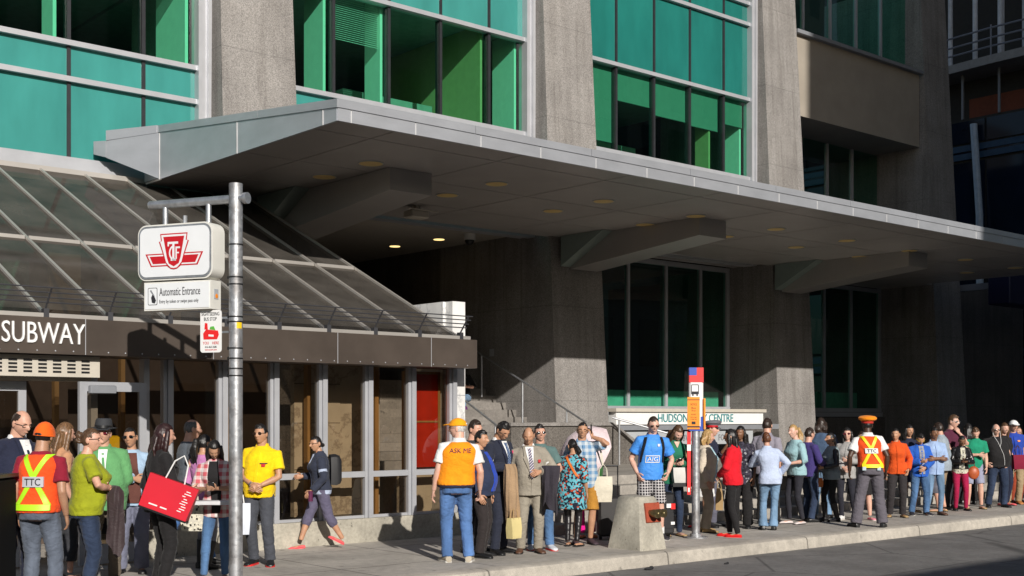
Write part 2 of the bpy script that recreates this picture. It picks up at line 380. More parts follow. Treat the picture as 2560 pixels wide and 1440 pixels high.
# floor slabs, ceilings and rear walls of the rooms
g = MB()
for x0, x1 in ((2.8, 10.6), (10.7, 18.5), (18.6, 26.4)):
    g.box(x0, x1, 20.74, 29, 7.6, 7.98); g.box(x0, x1, 20.9, 29, 10.3, 10.6); g.box(x0, x1, 20.74, 29, 12.2, 12.6); g.box(x0, x1, 20.9, 29, 15.1, 15.4)
g.build('floor_slab', INCEIL, TW)
g = MB()
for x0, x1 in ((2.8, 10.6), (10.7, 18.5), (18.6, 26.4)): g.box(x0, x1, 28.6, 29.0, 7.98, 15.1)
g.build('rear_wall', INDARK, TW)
# partitions and blind returns behind the glass that catch the sun
def part(x, y0, y1, z0, z1, m, t=0.06): MB().box(x - t, x, y0, y1, z0, z1).build('partition', m, TW)
for x, d, m in ((6.45, 0.5, INW), (7.9, 0.5, INW), (10.3, 1.2, INW), (13.22, 0.7, INW), (14.58, 0.55, INW), (17.22, 3.9, INWOOD), (18.2, 0.75, INW), (24.85, 0.45, INWOOD), (26.1, 0.7, INW)):
    part(x, 20.86, 20.86 + d, 7.99, 10.29, m); 
for x, d, m in ((24.85, 0.9, INW), (26.1, 1.1, INW), (17.2, 0.8, INW)): part(x, 20.86, 20.86 + d, 12.62, 15.08, m)
BLIND = plain('roller_blind', (0.16, 0.22, 0.19), 0.8, 0, 0.05)
for (a, c, z) in ((4.5, 5.1, 9.6), (20.2, 21.2, 8.3), (21.32, 22.55, 9.35), (22.65, 23.85, 9.2), (23.97, 25.1, 9.15), (25.3, 26.1, 9.4)):
    g = MB(); g.box(a, c, 20.82, 20.835, z, 10.1); g.tube([(a, 20.828, z), (c, 20.828, z)], 0.02, 8); g.build('blind', BLIND, TW)
for (a, c, z) in ((9.4, 10.28, 9.62), (13.4, 14.5, 9.25), (6.7, 7.85, 9.5)):          # slatted blinds half drawn
    g = MB(); k = z
    while k < 10.08: g.hexa([(a, 20.9, k), (c, 20.9, k), (c, 20.93, k + 0.016), (a, 20.93, k + 0.016)], [(a, 20.9, k + 0.003), (c, 20.9, k + 0.003), (c, 20.93, k + 0.019), (a, 20.93, k + 0.019)]); k += 0.042
    g.build('slatted_blind', INW, TW)
for x0, x1 in ((12.3, 13.3), (14.7, 17.1), (21.3, 23.8)):          # low cabinets inside
    MB().box(x0, x1, 22.5, 23.0, 7.99, 8.8).build('cabinet', INCEIL, TW)
# ground-floor shop windows
def shopwin(x0, x1, ztop, y, zs, ms):
    fr = MB(); fr.box(x0, x1, y - 0.08, y + 0.06, zs - 0.12, zs); fr.box(x0, x1, y - 0.12, y + 0.06, zs - 0.26, zs - 0.13)
    fr.box(x1 - 0.12, x1, y - 0.06, y + 0.06, zs + 0.001, ztop); fr.box(x0, x1 - 0.125, y - 0.06, y + 0.06, ztop - 0.12, ztop)
    for m in ms: fr.box(m - 0.045, m + 0.045, y - 0.05, y + 0.05, zs + 0.001, ztop - 0.121)
    f = fr.build('shop_window_frame', ALU, TW)
    xs = [x0] + list(ms) + [x1 - 0.12]
    for a, c in zip(xs[:-1], xs[1:]):
        q = MB(); t_ = random.uniform(-0.006, 0.006); q.quad((a, y + t_, zs), (c, y - t_, zs), (c, y - t_, ztop - 0.12), (a, y + t_, ztop - 0.12)); q.build('pane', DGLASS, f)
    return f
shopwin(20.0, 26.36, 5.75, 21.5, 2.02, [22.45, 23.85, 25.2])
shopwin(27.95, 34.3, 5.75, 21.9, 2.02, [29.9, 31.3, 32.7])
g = MB()
for x0, x1, y in ((20.0, 26.4, 21.6), (27.95, 34.3, 22.0)):
    g.box(x0, x1, y, 28, 1.6, 1.98); g.box(x0, x1, y, 28, 5.76, 6.05); g.box(x0, x1, 27.6, 28, 1.98, 5.76)
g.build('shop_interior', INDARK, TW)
g = MB(); g.box(20.3, 26.1, 21.62, 22.3, 1.985, 2.42); g.box(28.5, 33.5, 22.2, 23.0, 1.985, 2.5); g.build('window_display_plinth', plain('display_green', (0.45, 0.6, 0.52), 0.6), TW)
g = MB(); g.box(20.0, 26.4, 21.35, 24.0, 0.0, 1.72); g.box(27.95, 34.3, 21.7, 24.0, 0.0, 1.74); g.build('shop_sill_wall', GRAN_D, TW)
g = MB(); g.box(20.02, 26.36, 19.98, 21.34, 5.76, 6.0); g.box(27.95, 34.3, 20.1, 21.8, 5.76, 6.0); g.build('window_head', SOFF, TW)
# bay in the shade on the right: plain stone band between two rows of windows
g = MB(); g.box(27.92, 34.25, 20.5, 24.0, 10.0, 12.2); g.build('stone_band', plain('rendered_stone', (0.33, 0.29, 0.24), 0.8, 0, 0.08, 1.5, bmp=0.1), TW)
g = MB(); g.box(27.92, 34.25, 20.35, 20.52, 12.2, 12.3); g.build('band_sill', GREYB, TW)
for za, zb, y, nm in ((12.3, ZT, 21.0, GGLASS), (6.2, 9.98, 22.0, DGLASS)):
    fr = MB()
    for m in (29.0, 30.3, 31.6, 32.9): fr.box(m - 0.04, m + 0.04, y - 0.05, y + 0.05, za, zb)
    f = fr.build('window_frame', ALU, TW)
    xs = [27.9, 29.0, 30.3, 31.6, 32.9, 34.3]
    for a, c in zip(xs[:-1], xs[1:]):
        q = MB(); t_ = random.uniform(-0.012, 0.012); q.quad((a, y + t_, za), (c, y - t_, za), (c, y - t_, zb), (a, y + t_, zb)); q.build('pane', nm, f)
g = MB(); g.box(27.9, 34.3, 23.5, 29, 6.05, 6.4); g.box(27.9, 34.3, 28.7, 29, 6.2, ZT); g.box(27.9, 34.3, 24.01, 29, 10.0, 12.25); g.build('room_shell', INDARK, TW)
g = MB(); g.box(35.9, 41.6, 20.9, 23, 0.0, 6.0); g.build('side_wall', GRAN_D, TW)
g = MB(); g.box(36.6, 37.6, 20.86, 20.9, 0.75, 3.2); g.build('doorway_shade', BLACK, TW)  # darkness of the doorway put in as a flat black sheet
g = MB(); g.box(18.494, 18.5, 24.0, 29.0, 3.0, 3.012); g.box(18.494, 18.5, 24.0, 29.0, 1.6, 1.612); g.build('recess_joint', GROOVE, TW)
# lit downlights and camera dome under the doorway ceiling
for i, (x, y) in enumerate(((17.35, 24.3), (17.45, 22.7))):
    g = MB(); g.tube([(x, y, 5.862), (x, y, 5.835)], 0.15, 20); o = g.build('downlight_ring', ALU, TW)
    g = MB(); g.tube([(x, y, 5.84), (x, y, 5.825)], 0.125, 20); g.build('downlight_lens', LAMP, o)
g = MB(); g.tube([(17.55, 21.7, 5.86), (17.55, 21.7, 5.72)], 0.13, 20); cam_ = g.build('camera_dome_housing', WHITE, TW)
g = MB(); g.ell((17.55, 21.7, 5.72), (0.11, 0.11, 0.11)); g.build('camera_dome', BLACK, cam_)
g = MB(); g.box(18.465, 18.5, 21.95, 22.1, 3.15, 3.32); g.build('wall_plate', ALU, TW)

# sign over the lower doors
SG = empty('entrance_sign', (23, 20, 1.2), 'white board with teal shopping centre lettering over a grey directory board', 'sign')
g = MB(); g.box(20.16, 25.5, 19.66, 19.9, 1.57, 1.86); sb = g.build('name_board', WHITE, SG)
g = MB(); g.box(20.1, 25.56, 19.6, 20.1, 1.862, 1.94); g.build('board_cap', CREAM, SG)
g = MB(); g.box(20.1, 26.2, 19.7, 20.1, 1.44, 1.566); g.build('grey_beam', GREYB, SG)
g = MB(); g.box(20.5, 25.2, 19.75, 19.95, 1.08, 1.40); db = g.build('directory_board', GREYP, SG)
t = text_mb("HUDSON'S BAY CENTRE", 2.75, 0.2, 0.012, 0.95); t.xform(Matrix.Translation((21.55, 19.658, 1.625))); t.build('lettering', TEALTXT, sb)
for s_, x, w_ in (("SHOPS", 20.95, 0.62), ("SUBWAY", 22.3, 0.75), ("FOOD", 23.85, 0.5)):
    t = text_mb(s_, w_, 0.15, 0.01, 1.1); t.xform(Matrix.Translation((x, 19.748, 1.17))); t.build('lettering', GREYTXT, db)
g = MB(); g.box(20.5, 25.4, 20.5, 21.3, 0.75, 1.43); g.build('door_opening_shade', BLACK, SG)  # solid black block standing in for the shade inside the opening

# granite cheek wall with sloping top beside the doors
g = MB(); g.prism([(15.8, 18.25, 0.7), (15.8, 18.25, 1.56), (18.55, 18.25, 1.56), (20.1, 18.25, 0.72), (20.1, 18.25, 0.7)], (0, 0.3, 0))
CW = solo(g, 'cheek_wall', GRAN_D, (0, 0, 0), 'low granite wall with a sloping end between the stairs and the sign', 'wall')
g = MB(); g.prism([(15.75, 18.2, 1.562), (15.75, 18.2, 1.63), (18.58, 18.2, 1.63), (20.18, 18.2, 0.755), (20.1, 18.2, 0.72), (18.55, 18.2, 1.562)], (0, 0.4, 0)); g.build('coping', GRAN, CW)

def rail(pts, posts, label, r=0.022):
    o = empty('handrail', posts[0][:3], label, 'handrail', 'stair handrails')
    MB().tube(pts, r, 8).build('rail', STEEL, o)
    for x, y, z0, z1 in posts: MB().tube([(x, y, z0), (x, y, z1)], 0.02, 8).build('post', STEEL, o)
    return o
rail([(17.9, 18.3, 1.62), (17.9, 21.9, 3.25), (17.9, 22.5, 3.3)], [(17.9, 18.9, 0.8, 1.88), (17.9, 20.3, 1.5, 2.5), (17.9, 21.7, 2.2, 3.15)], 'long steel handrail rising along the granite wall up the stairs')
rail([(15.6, 18.3, 1.5), (15.6, 21.2, 2.95)], [(15.6, 18.5, 0.75, 1.6), (15.6, 19.6, 1.2, 2.14), (15.6, 20.9, 1.85, 2.8)], 'steel handrail beside the person sitting on the stairs')
rail([(18.4, 18.05, 1.73), (19.2, 17.2, 1.4), (19.2, 16.9, 1.4)], [(19.2, 17.15, 0.7, 1.4), (18.5, 17.95, 0.7, 1.7)], 'short steel handrail sloping down behind the blue jersey')

# ------------------------------------------------------------------ canopy
CA = empty('entrance_canopy', (20, 17, 5.72), 'long grey metal canopy reaching over the pavement with round lamps in its underside', 'canopy')
CX0, CX1, CY0, CY1, CZ = 9.12, 33.6, 14.1, 20.2, 5.72
def ctop(y): return 6.0 + 0.112 * (y - 14.1)
g = MB()                                                            # top sheet and body
g.hexa([(CX0 + 0.05, CY0 + 0.04, CZ + 0.04), (CX1, CY0 + 0.04, CZ + 0.04), (CX1, CY1, CZ + 0.04), (CX0 + 0.05, CY1, CZ + 0.04)],
       [(CX0 + 0.05, CY0 + 0.04, ctop(CY0) - 0.02), (CX1, CY0 + 0.04, ctop(CY0) - 0.02), (CX1, CY1, ctop(CY1) - 0.02), (CX0 + 0.05, CY1, ctop(CY1) - 0.02)])
g.build('canopy_body', FASC, CA)
g = MB()                                                            # front: lower band, upper band proud of it
x = CX0
lw = [CX0, 9.34] + [10.42 + 1.19 * k for k in range(20)]
lw = [v for v in lw if v < CX1] + [CX1]
for a, c in zip(lw[:-1], lw[1:]): g.box(a + 0.006, c - 0.006, CY0 - 0.006, CY0 + 0.038, CZ - 0.01, CZ + 0.165)
uw = [CX0 + 2.38 * k for k in range(11)]; uw = [v for v in uw if v < CX1] + [CX1]
for a, c in zip(uw[:-1], uw[1:]): g.box(a + 0.004, c - 0.004, CY0 - 0.022, CY0 + 0.038, CZ + 0.167, 6.0)
fa = g.build('front_fascia', FASC, CA)
g = MB()
for v in lw[1:-1]: g.box(v - 0.006, v + 0.006, CY0 - 0.012, CY0 + 0.03, CZ - 0.012, CZ + 0.15)
g.build('joint_cover', plain('pale_joint', (0.6, 0.6, 0.6), 0.5), fa)
g = MB()                                                            # end: deepening towards the building, then a chamfered return
ys = [14.1, 14.45, 16.85, 19.5]
def eband(ya, yb, z0a, z0b, z1a, z1b, p):
    g.hexa([(CX0 - p, ya, z0a), (CX0 + 0.04, ya, z0a), (CX0 + 0.04, yb, z0b), (CX0 - p, yb, z0b)], [(CX0 - p, ya, z1a), (CX0 + 0.04, ya, z1a), (CX0 + 0.04, yb, z1b), (CX0 - p, yb, z1b)])
def em(y): return 5.885 + (y - 14.1) * 0.112
for a, c in zip(ys[:-1], ys[1:]): eband(a + 0.006 + (0.005 if a == 14.1 else 0), c - 0.006, CZ - 0.01, CZ - 0.01, em(a), em(c), 0.0)
eband(14.08, 16.2, em(14.08) + 0.002, em(16.2) + 0.002, ctop(14.08), ctop(16.2), 0.015)
eband(16.21, 19.55, em(16.21) + 0.002, em(19.55) + 0.002, ctop(16.21), ctop(19.55), 0.015)
def chpanel(p, q, lo0, lo1, hi0, hi1, o=0.0):
    g.hexa([(p[0] - o, p[1] - o * .4, lo0), (q[0] - o, q[1] - o * .4, lo1), (q[0] + .05, q[1], lo1), (p[0] + .05, p[1], lo0)], [(p[0] - o, p[1] - o * .4, hi0), (q[0] - o, q[1] - o * .4, hi1), (q[0] + .05, q[1], hi1), (p[0] + .05, p[1], hi0)])
chpanel((9.118, 19.512), (8.555, 20.34), 5.715, 6.12, 6.485, 6.41); chpanel((9.1, 19.56), (8.555, 20.34), 6.487, 6.412, 6.615, 6.58, 0.012); chpanel((8.548, 20.352), (8.43, 20.58), 6.13, 6.2, 6.41, 6.42)
g.build('end_fascia', FASC_END, CA)
g = MB()
for y in (14.45, 16.85, 19.505): g.box(CX0 - 0.01, CX0 + 0.02, y - 0.007, y + 0.007, CZ - 0.012, em(y) - 0.01)
g.build('joint_cover', plain('pale_joint', (0.6, 0.6, 0.6), 0.5), fa)
g = MB()                                                            # soffit of separate panels with dark gaps
xs = [CX0 + 0.05] + [10.1 + 2.38 * k for k in range(10)] + [CX1]
yss = [CY0 + 0.042, 14.75, 16.75, 18.6, CY1]
for a, c in zip(xs[:-1], xs[1:]):
    for e, f_ in zip(yss[:-1], yss[1:]): g.box(a + 0.014, c - 0.014, e + 0.014, f_ - 0.014, CZ, CZ + 0.035)
g.build('soffit', SOFF, CA)
for x0 in (11.47, 18.97, 26.6):
    g = MB(); x1 = x0 + 0.83
    g.prism([(x0, 16.2, 5.715), (x0, 16.2, 5.36), (x0, 19.9, 5.02), (x0, 19.9, 5.715)], (x1 - x0, 0, 0)); b_ = g.build('beam', BEAMM, CA)
    g = MB(); g.prism([(x0 - 0.3, 18.6, 5.714), (x0 - 0.3, 19.9, 5.06), (x0 - 0.3, 19.9, 5.714)], (0.297, 0, 0)); g.build('haunch', plain('haunch_panel', (0.25, 0.31, 0.29), 0.4, 0.1, 0.05), b_)  # green reflection in the metal is put into the haunch colour
for k in range(9):
    for y, dx in ((16.15, 0.0), (17.55, 0.03)):
        x = 11.07 + 2.58 * k + dx
        if x > CX1 - 0.5: continue
        g = MB(); g.tube([(x, y, CZ + 0.002), (x, y, CZ - 0.012)], 0.2, 24); o = g.build('lamp_ring', ALU, CA)
        g = MB(); g.tube([(x, y, CZ - 0.008), (x, y, CZ - 0.016)], 0.185, 24); g.build('lamp_lens', AMBER, o)
g = MB(); g.bbox(13.75, 14.15, 18.7, 19.0, 5.48, 5.62, 0.02); g.box(13.9, 14.0, 18.8, 18.9, 5.62, 5.719); g.box(13.6, 14.3, 18.6, 18.62, 5.6, 5.62); g.build('projector_box', CREAM, CA)

# ------------------------------------------------------------------ subway entrance
SB = empty('subway_entrance', (8, 14.4, 0), 'low glass subway entrance with sloping glass roof and bronze band lettered SUBWAY', 'building')
MX = [11.32 - 0.745 * k for k in range(0, 12)]
g = MB(); g.box(-2, 11.38, 13.9, 14.2, 2.44, 2.85)
fas = g.build('fascia', BROWN, SB)
g = MB()
for x in [11.2 - 0.205 * k for k in range(64)]: g.ell((x, 13.897, 2.475), (0.009, 0.006, 0.009), nu=8, nv=4)
for x in (10.55, 9.0, 7.2, 5.6, 4.0, 2.4): g.box(x - 0.004, x + 0.004, 13.8965, 13.9, 2.441, 2.849)
g.build('rivet', ALU, fas)
t = text_mb("SUBWAY", 0.93, 0.235, 0.02, 0.98); t.xform(Matrix.Translation((4.66, 13.898, 2.555))); t.build('lettering', WHITE, fas)
g = MB(); g.box(-2, 11.32, 14.2, 14.6, 2.44, 2.5); g.build('eave_soffit', DBROWN, SB)
# low base wall, transoms, mullions, glass
g = MB(); g.box(6.55, 11.6, 14.3, 14.6, -0.05, 0.33); g.build('base_wall', BLOCK, SB)
g = MB()
for k, x in enumerate(MX[:7]): g.box(x - 0.035, x + 0.035, 14.33, 14.47, 0.332, 2.44); g.box(x - 0.085, x - 0.04, 14.36, 14.45, 0.332, 2.44)
for k in range(6):
    a, c = MX[k + 1] + 0.036, MX[k] - 0.087
    g.box(a, c, 14.36, 14.45, 0.9, 0.98); g.box(a, c, 14.38, 14.45, 0.332, 0.37)
wf = g.build('window_frame', ALU, SB)
for k in range(6):
    a, c = MX[k + 1], MX[k]
    q = MB(); q.quad((a, 14.42, 0.98), (c, 14.42, 0.98), (c, 14.42, 2.44), (a, 14.42, 2.44)); q.quad((a, 14.42, 0.37), (c, 14.42, 0.37), (c, 14.42, 0.9), (a, 14.42, 0.9)); q.build('pane', BGLASS, wf)
# doors on the left
g = MB(); g.box(5.84, 5.92, 14.33, 14.47, 0.0, 2.44); g.box(6.5, 6.57, 14.33, 14.47, 0.0, 2.44); g.box(4.2, 4.28, 14.33, 14.47, 0.0, 2.44); g.box(2.6, 2.68, 14.33, 14.47, 0.0, 2.44); g.build('door_frame', ALU, SB)
def door(x0, x1, y, rot):
    g = MB(); W = x1 - x0
    g.box(0, 0.09, -0.025, 0.025, 0.02, 2.14); g.box(W - 0.09, W, -0.025, 0.025, 0.02, 2.14); g.box(0.091, W - 0.091, -0.025, 0.025, 2.03, 2.14); g.box(0.091, W - 0.091, -0.025, 0.025, 0.02, 0.25)
    M_ = Matrix.Translation((x0, y, 0)) @ Matrix.Rotation(rot, 4, 'Z'); d = g.xform(M_).build('door', ALU, SB)
    MB().quad((0.09, 0, 0.25), (W - 0.09, 0, 0.25), (W - 0.09, 0, 2.03), (0.09, 0, 2.03)).xform(M_).build('pane', BGLASS, d)
    MB().tube([(W - 0.14, -0.09, 0.9), (W - 0.14, -0.09, 1.25)], 0.014, 8).xform(M_).build('handle', STEEL, d)
    MB().bbox(0.1, 0.42, -0.1, -0.026, 2.0, 2.1, 0.01).xform(M_).build('closer', GREYB, d)
door(4.28, 5.1, 14.4, 0.0); door(5.58, 6.42, 14.05, RAD(4))
g = MB(); g.box(2.7, 5.83, 14.3, 14.5, 2.15, 2.19); g.box(2.7, 5.83, 14.05, 14.45, 2.19, 2.43)
vb = g.build('vent_box', CREAM, SB)
g = MB()
for k in range(17):
    x = 5.66 - 0.165 * k
    for q in range(4): g.box(x - 0.048, x + 0.048, 14.044, 14.056, 2.235 + 0.042 * q, 2.257 + 0.042 * q)
g.box(2.85, 5.72, 14.052, 14.06, 2.23, 2.39)
g.build('vent_grille', BLACK, vb)
# glass roof
EY, EZ, RY, RZ = 14.1, 2.9, 20.3, 5.76
ex = [11.15 - 0.745 * k for k in range(16)]
g = MB()
L = Vector((0, RY - EY, RZ - EZ)).normalized(); up = Vector((0, -L.z, L.y))
def rafter(x, w_, h_):
    p, q = Vector((x, EY, EZ)), Vector((x, RY, RZ))
    g.hexa([p - Vector((w_, 0, 0)) - up * 0.05, p + Vector((w_, 0, 0)) - up * 0.05, p + Vector((w_, 0, 0)) + up * h_, p - Vector((w_, 0, 0)) + up * h_],
           [q - Vector((w_, 0, 0)) - up * 0.05, q + Vector((w_, 0, 0)) - up * 0.05, q + Vector((w_, 0, 0)) + up * h_, q - Vector((w_, 0, 0)) + up * h_])
for x in ex: rafter(x, 0.02, 0.03)
for y in (16.75,):
    z = EZ + (y - EY) * 0.46129
    for a, c in zip(ex[1:], ex[:-1]): g.box(a + 0.027, c - 0.027, y - 0.04, y + 0.04, z - 0.045, z + 0.03)
RAFT = plain('rafter_metal', (0.5, 0.47, 0.435), 0.45, 0.5, 0.06, 2)
rf = g.build('glass_roof', RAFT, SB)
g = MB(); g.quad((ex[-1], EY, EZ), (ex[0], EY, EZ), (ex[0], RY, RZ), (ex[-1], RY, RZ)); g.build('pane', RGLASS, rf)
g = MB(); g.box(ex[-1], 11.2, 20.3, 20.42, 5.6, 5.84); g.build('ridge_cap', RAFT, rf)
g = MB(); g.box(ex[-1], 11.3, 13.95, 14.16, 2.852, 2.9); g.build('eave_sill', RAFT, rf)
g = MB(); g.add([(11.14, 14.15, 2.9), (11.14, 20.3, 2.9), (11.14, 20.3, 5.7)], [(0, 1, 2)]); g.build('gable_pane', RGLASS, SB)
g = MB()                                                            # rail over the band
for x in [v - 0.02 for v in ex]:
    g.tube([(x, 13.99, 2.86), (x, 13.97, 2.95), (x, 13.78, 3.17)], 0.012, 6); g.box(x - 0.03, x + 0.03, 13.94, 14.02, 2.852, 2.95)
for f_ in (0.3, 0.53, 0.77, 1.0):
    y, z = 13.97 + (13.78 - 13.97) * f_, 2.95 + 0.22 * f_; g.tube([(-0.5, y, z), (11.2, y, z)], 0.0085, 6)
g.build('guard_rail', plain('rail_metal', (0.1, 0.1, 0.11), 0.45, 0.7), SB)
# white marble block at the end and inside finishes
g = MB(); g.box(11.31, 11.6, 14.62, 15.4, 0.0, 3.45); g.box(11.36, 11.6, 14.45, 14.619, 0.0, 3.45); g.build('marble_block', MARB, SB)
g = MB(); g.box(11.355, 11.602, 14.447, 14.4495, 2.055, 2.063); g.box(11.355, 11.602, 14.447, 14.4495, 1.1, 1.106); g.build('marble_joint', GREYB, SB)
g = MB(); g.box(9.0, 9.75, 15.0, 15.1, 0.34, 2.6); g.box(9.75, 10.45, 15.02, 15.1, 0.34, 2.6); g.build('marble_wall', MARB_B, SB)
g = MB()
for x in (9.35,): g.box(x - 0.004, x + 0.004, 14.996, 15.0, 0.34, 2.6)
for z in (1.0, 1.65, 2.2): g.box(9.0, 9.75, 14.997, 15.0, z - 0.004, z + 0.004)
g.build('marble_wall_joint', DBROWN, SB)
g = MB(); g.box(10.62, 11.2, 14.6, 14.64, 1.0, 2.36); rp = g.build('red_panel', REDP, SB)
g = MB(); g.box(10.58, 10.618, 14.59, 14.65, 0.95, 2.4); g.box(11.202, 11.24, 14.59, 14.65, 0.95, 2.4); g.box(10.619, 11.201, 14.59, 14.65, 2.362, 2.4); g.box(10.619, 11.201, 14.585, 14.6, 1.655, 1.68); g.build('panel_frame', TAN, rp)
g = MB(); g.box(10.6, 11.2, 14.74, 14.8, 0.34, 0.93); g.build('marble_panel', MARB_B, SB)
for x, y in ((6.2, 16.4), (7.2, 16.6), (8.1, 15.2), (9.12, 14.85), (10.25, 14.85), (4.9, 16.3)):
    MB().box(x - 0.03, x + 0.03, y - 0.05, y + 0.05, 0.0, 2.9).build('wood_post', TAN, SB)
g = MB(); g.box(-2, 11.1, 19.4, 19.6, 0, 5.3); g.box(-2, 6.6, 17.0, 17.2, 0.0, 2.5); g.build('inner_wall', DBROWN, SB)
g = MB(); g.box(-2, 11.1, 17.3, 17.5, 2.75, 3.05); g.build('inner_beam', TAN, SB)
for x in (5.6, 7.2, 8.9): MB().box(x, x + 0.5, 19.3, 19.38, 3.2, 4.3).build('inner_window', plain('tan_wall', (0.34, 0.24, 0.12), 0.7), SB)
g = MB(); g.box(4.7, 6.5, 18.2, 18.3, 3.0, 4.0); g.build('inner_panel', plain('inner_green', (0.06, 0.13, 0.11), 0.4), SB)
g = MB(); g.bbox(6.28, 6.45, 14.9, 15.1, 0.95, 1.5, 0.02); g.build('yellow_machine', YELLOW, SB)

# ------------------------------------------------------------------ dark tower across the side street
NB = empty('unfinished_tower', (42, 24, 0), 'dark blue glass tower still being built, with bare posts on its open floor', 'building')
g = MB(); g.box(42.06, 60, 12, 60, 0, 12.6); g.box(42.9, 60, 12, 60, 12.6, 14.2); g.box(44.5, 60, 12, 60, 14.6, 24); g.build('core', INDARK, NB)
g = MB()
for y0 in [12 + 2.1 * k for k in range(14)]:
    for z0, z1 in ((0.4, 3.4), (3.5, 4.2), (4.3, 7.2), (7.3, 7.9), (8.0, 11.0), (11.1, 11.6), (11.7, 12.5)):
        g.box(42.0, 42.05, y0 + 0.04, y0 + 2.06, z0, z1)
g.build('curtain_wall', BLUEG, NB)
g = MB()
for z0, z1 in ((3.52, 3.78), (3.9, 4.16), (7.32, 7.56), (7.66, 7.88), (11.1, 11.32), (11.4, 11.62)): g.box(41.96, 41.995, 12, 41, z0, z1)
g.build('spandrel_band', plain('blue_band', (0.03, 0.07, 0.13), 0.3), NB)
g = MB()
for z in (0.0,): pass
pts = [(41.2, 12.0), (41.15, 18), (41.3, 22), (41.7, 26), (42.3, 30), (42.3, 60), (60, 60), (60, 12)]
g.loft([[(x, y, 14.2) for x, y in pts], [(x, y, 14.5) for x, y in pts]]); g.build('floor_slab', plain('raw_concrete', (0.3, 0.29, 0.28), 0.9, 0, 0.1), NB)
WPOST = plain('white_prop', (0.6, 0.62, 0.66), 0.5)
for y, x in ((25.2, 42.6), (24.55, 43.2), (22.9, 42.0), (22.2, 42.6), (21.95, 42.0), (21.55, 43.0), (20.6, 42.0), (26.6, 43.0)):
    MB().tube([(x, y, 14.5), (x, y, 24)], 0.09, 10).build('prop', WPOST, NB)
g = MB()
for z in (14.85, 15.15, 15.5): 
    g.tube([(41.4, 14, z), (41.45, 22, z), (41.8, 26, z), (42.3, 29, z)], 0.035, 6)
for y in (18, 20, 22, 24, 26): g.tube([(41.35 + max(0, y - 21) * 0.09, y, 14.5), (41.35 + max(0, y - 21) * 0.09, y, 15.6)], 0.03, 6)
g.build('guard_rail', plain('rail_grey', (0.2, 0.21, 0.25), 0.5), NB)
g = MB(); g.tube([(41.8, 22.85, 12.3), (41.75, 22.6, 9), (41.75, 22.55, 2)], 0.13, 10); g.build('waste_pipe', plain('blue_white_pipe', (0.4, 0.5, 0.62), 0.4), NB)
g = MB(); g.box(42.86, 42.9, 21.4, 23.6, 12.75, 13.5); g.build('orange_panel', plain('rust_orange', (0.2, 0.05, 0.02), 0.7), NB)
for y in (20.6, 22.0, 23.4, 24.8): MB().box(42.0, 42.06, y - 0.04, y + 0.04, 12.6, 14.2).build('storey_post', GREYB, NB)
o = empty('shop_sign', (37.5, 18.8, 5.8), 'large dark navy sign box under the far end of the canopy', 'sign')
MB().bbox(35.6, 41, 18.3, 19.0, 5.15, 6.45, 0.03).build('sign_box', NAVY, o)
MB().box(36.2, 36.4, 19.0, 21.0, 5.7, 5.9).build('bracket', GREYB, o)

# ------------------------------------------------------------------ buildings across the road (they shade the road and show in the glass)
def block(name, x0, x1, y0, y1, h, m, label, nx, nz, z0=4.5, cat='building'):
    o = empty(name, ((x0 + x1) / 2, y1, 0), label, cat)
    g = MB(); g.box(x0, x1, y0, y1, -0.1, h); g.box(x0 - 0.1, x1 + 0.1, y1, y1 + 0.35, h - 0.7, h - 0.25); wl = g.build('wall', m, o)
    dx = (x1 - x0) / nx; dz = (h - 1.2) / nz; w_ = MB()
    for i in range(nx):
        for k in range(nz): w_.box(x0 + dx * (i + 0.25), x0 + dx * (i + 0.75), y1 - 0.05, y1 + 0.03, 0.6 + dz * k, 0.6 + dz * (k + 0.68))
    w_.build('window', BLUEG, o); return o
block('stone_building', -45, 16.0, -24, -8, 7.3, STONE, 'pale stone row across the road mirrored in the glass', 20, 2)
block('colonnade_building', 24, 75, -11.5, -8, 9.5, STONE, 'colonnaded stone building across the road mirrored in the shop window', 16, 2)
block('tall_tower', 16.2, 80, -40, -12, 46, plain('tower_stone', (0.55, 0.52, 0.45), 0.85), 'tall tower across the road that shades the right side', 24, 13)
# ================================================================== PEOPLE
SKINS = {'light': (0.62, 0.36, 0.26), 'fair': (0.68, 0.42, 0.32), 'tan': (0.5, 0.28, 0.17), 'olive': (0.44, 0.25, 0.155), 'brown': (0.22, 0.11, 0.06), 'dark': (0.07, 0.036, 0.022)}
def skinmat(k):
    n = 'skin_' + k
    if n in MATS: return MATS[n]
    m, t, b = newmat(n); c = SKINS[k]; v = coords(t); f = noise(t, v, 14, 4)
    t.links.new(ramp(t, f, [(0.3, (c[0] * 0.86, c[1] * 0.8, c[2] * 0.8)), (0.7, (c[0] * 1.08, c[1] * 1.06, c[2] * 1.05))]), b.inputs['Base Color'])
    b.inputs['Roughness'].default_value = 0.5; b.inputs['Subsurface Weight'].default_value = 0.06; b.inputs['Subsurface Radius'].default_value = (0.02, 0.008, 0.004)
    MATS[n] = m; return m
def hairmat(c):
    n = 'hair_%.3f_%.3f_%.3f' % c
    if n in MATS: return MATS[n]
    m, t, b = newmat('hair'); v = coords(t, (1, 1, 0.12)); f = noise(t, v, 95, 3)
    t.links.new(ramp(t, f, [(0.3, [k * 0.5 for k in c]), (0.7, [min(1, k * 1.5) for k in c])]), b.inputs['Base Color'])
    b.inputs['Roughness'].default_value = 0.42; bump(t, b, f, 0.5, 0.006); MATS[n] = m; return m
HB, HD, HBR, HLB, HBL, HGR = (0.012, 0.01, 0.009), (0.03, 0.018, 0.012), (0.085, 0.045, 0.022), (0.16, 0.085, 0.04), (0.4, 0.25, 0.1), (0.3, 0.29, 0.28)
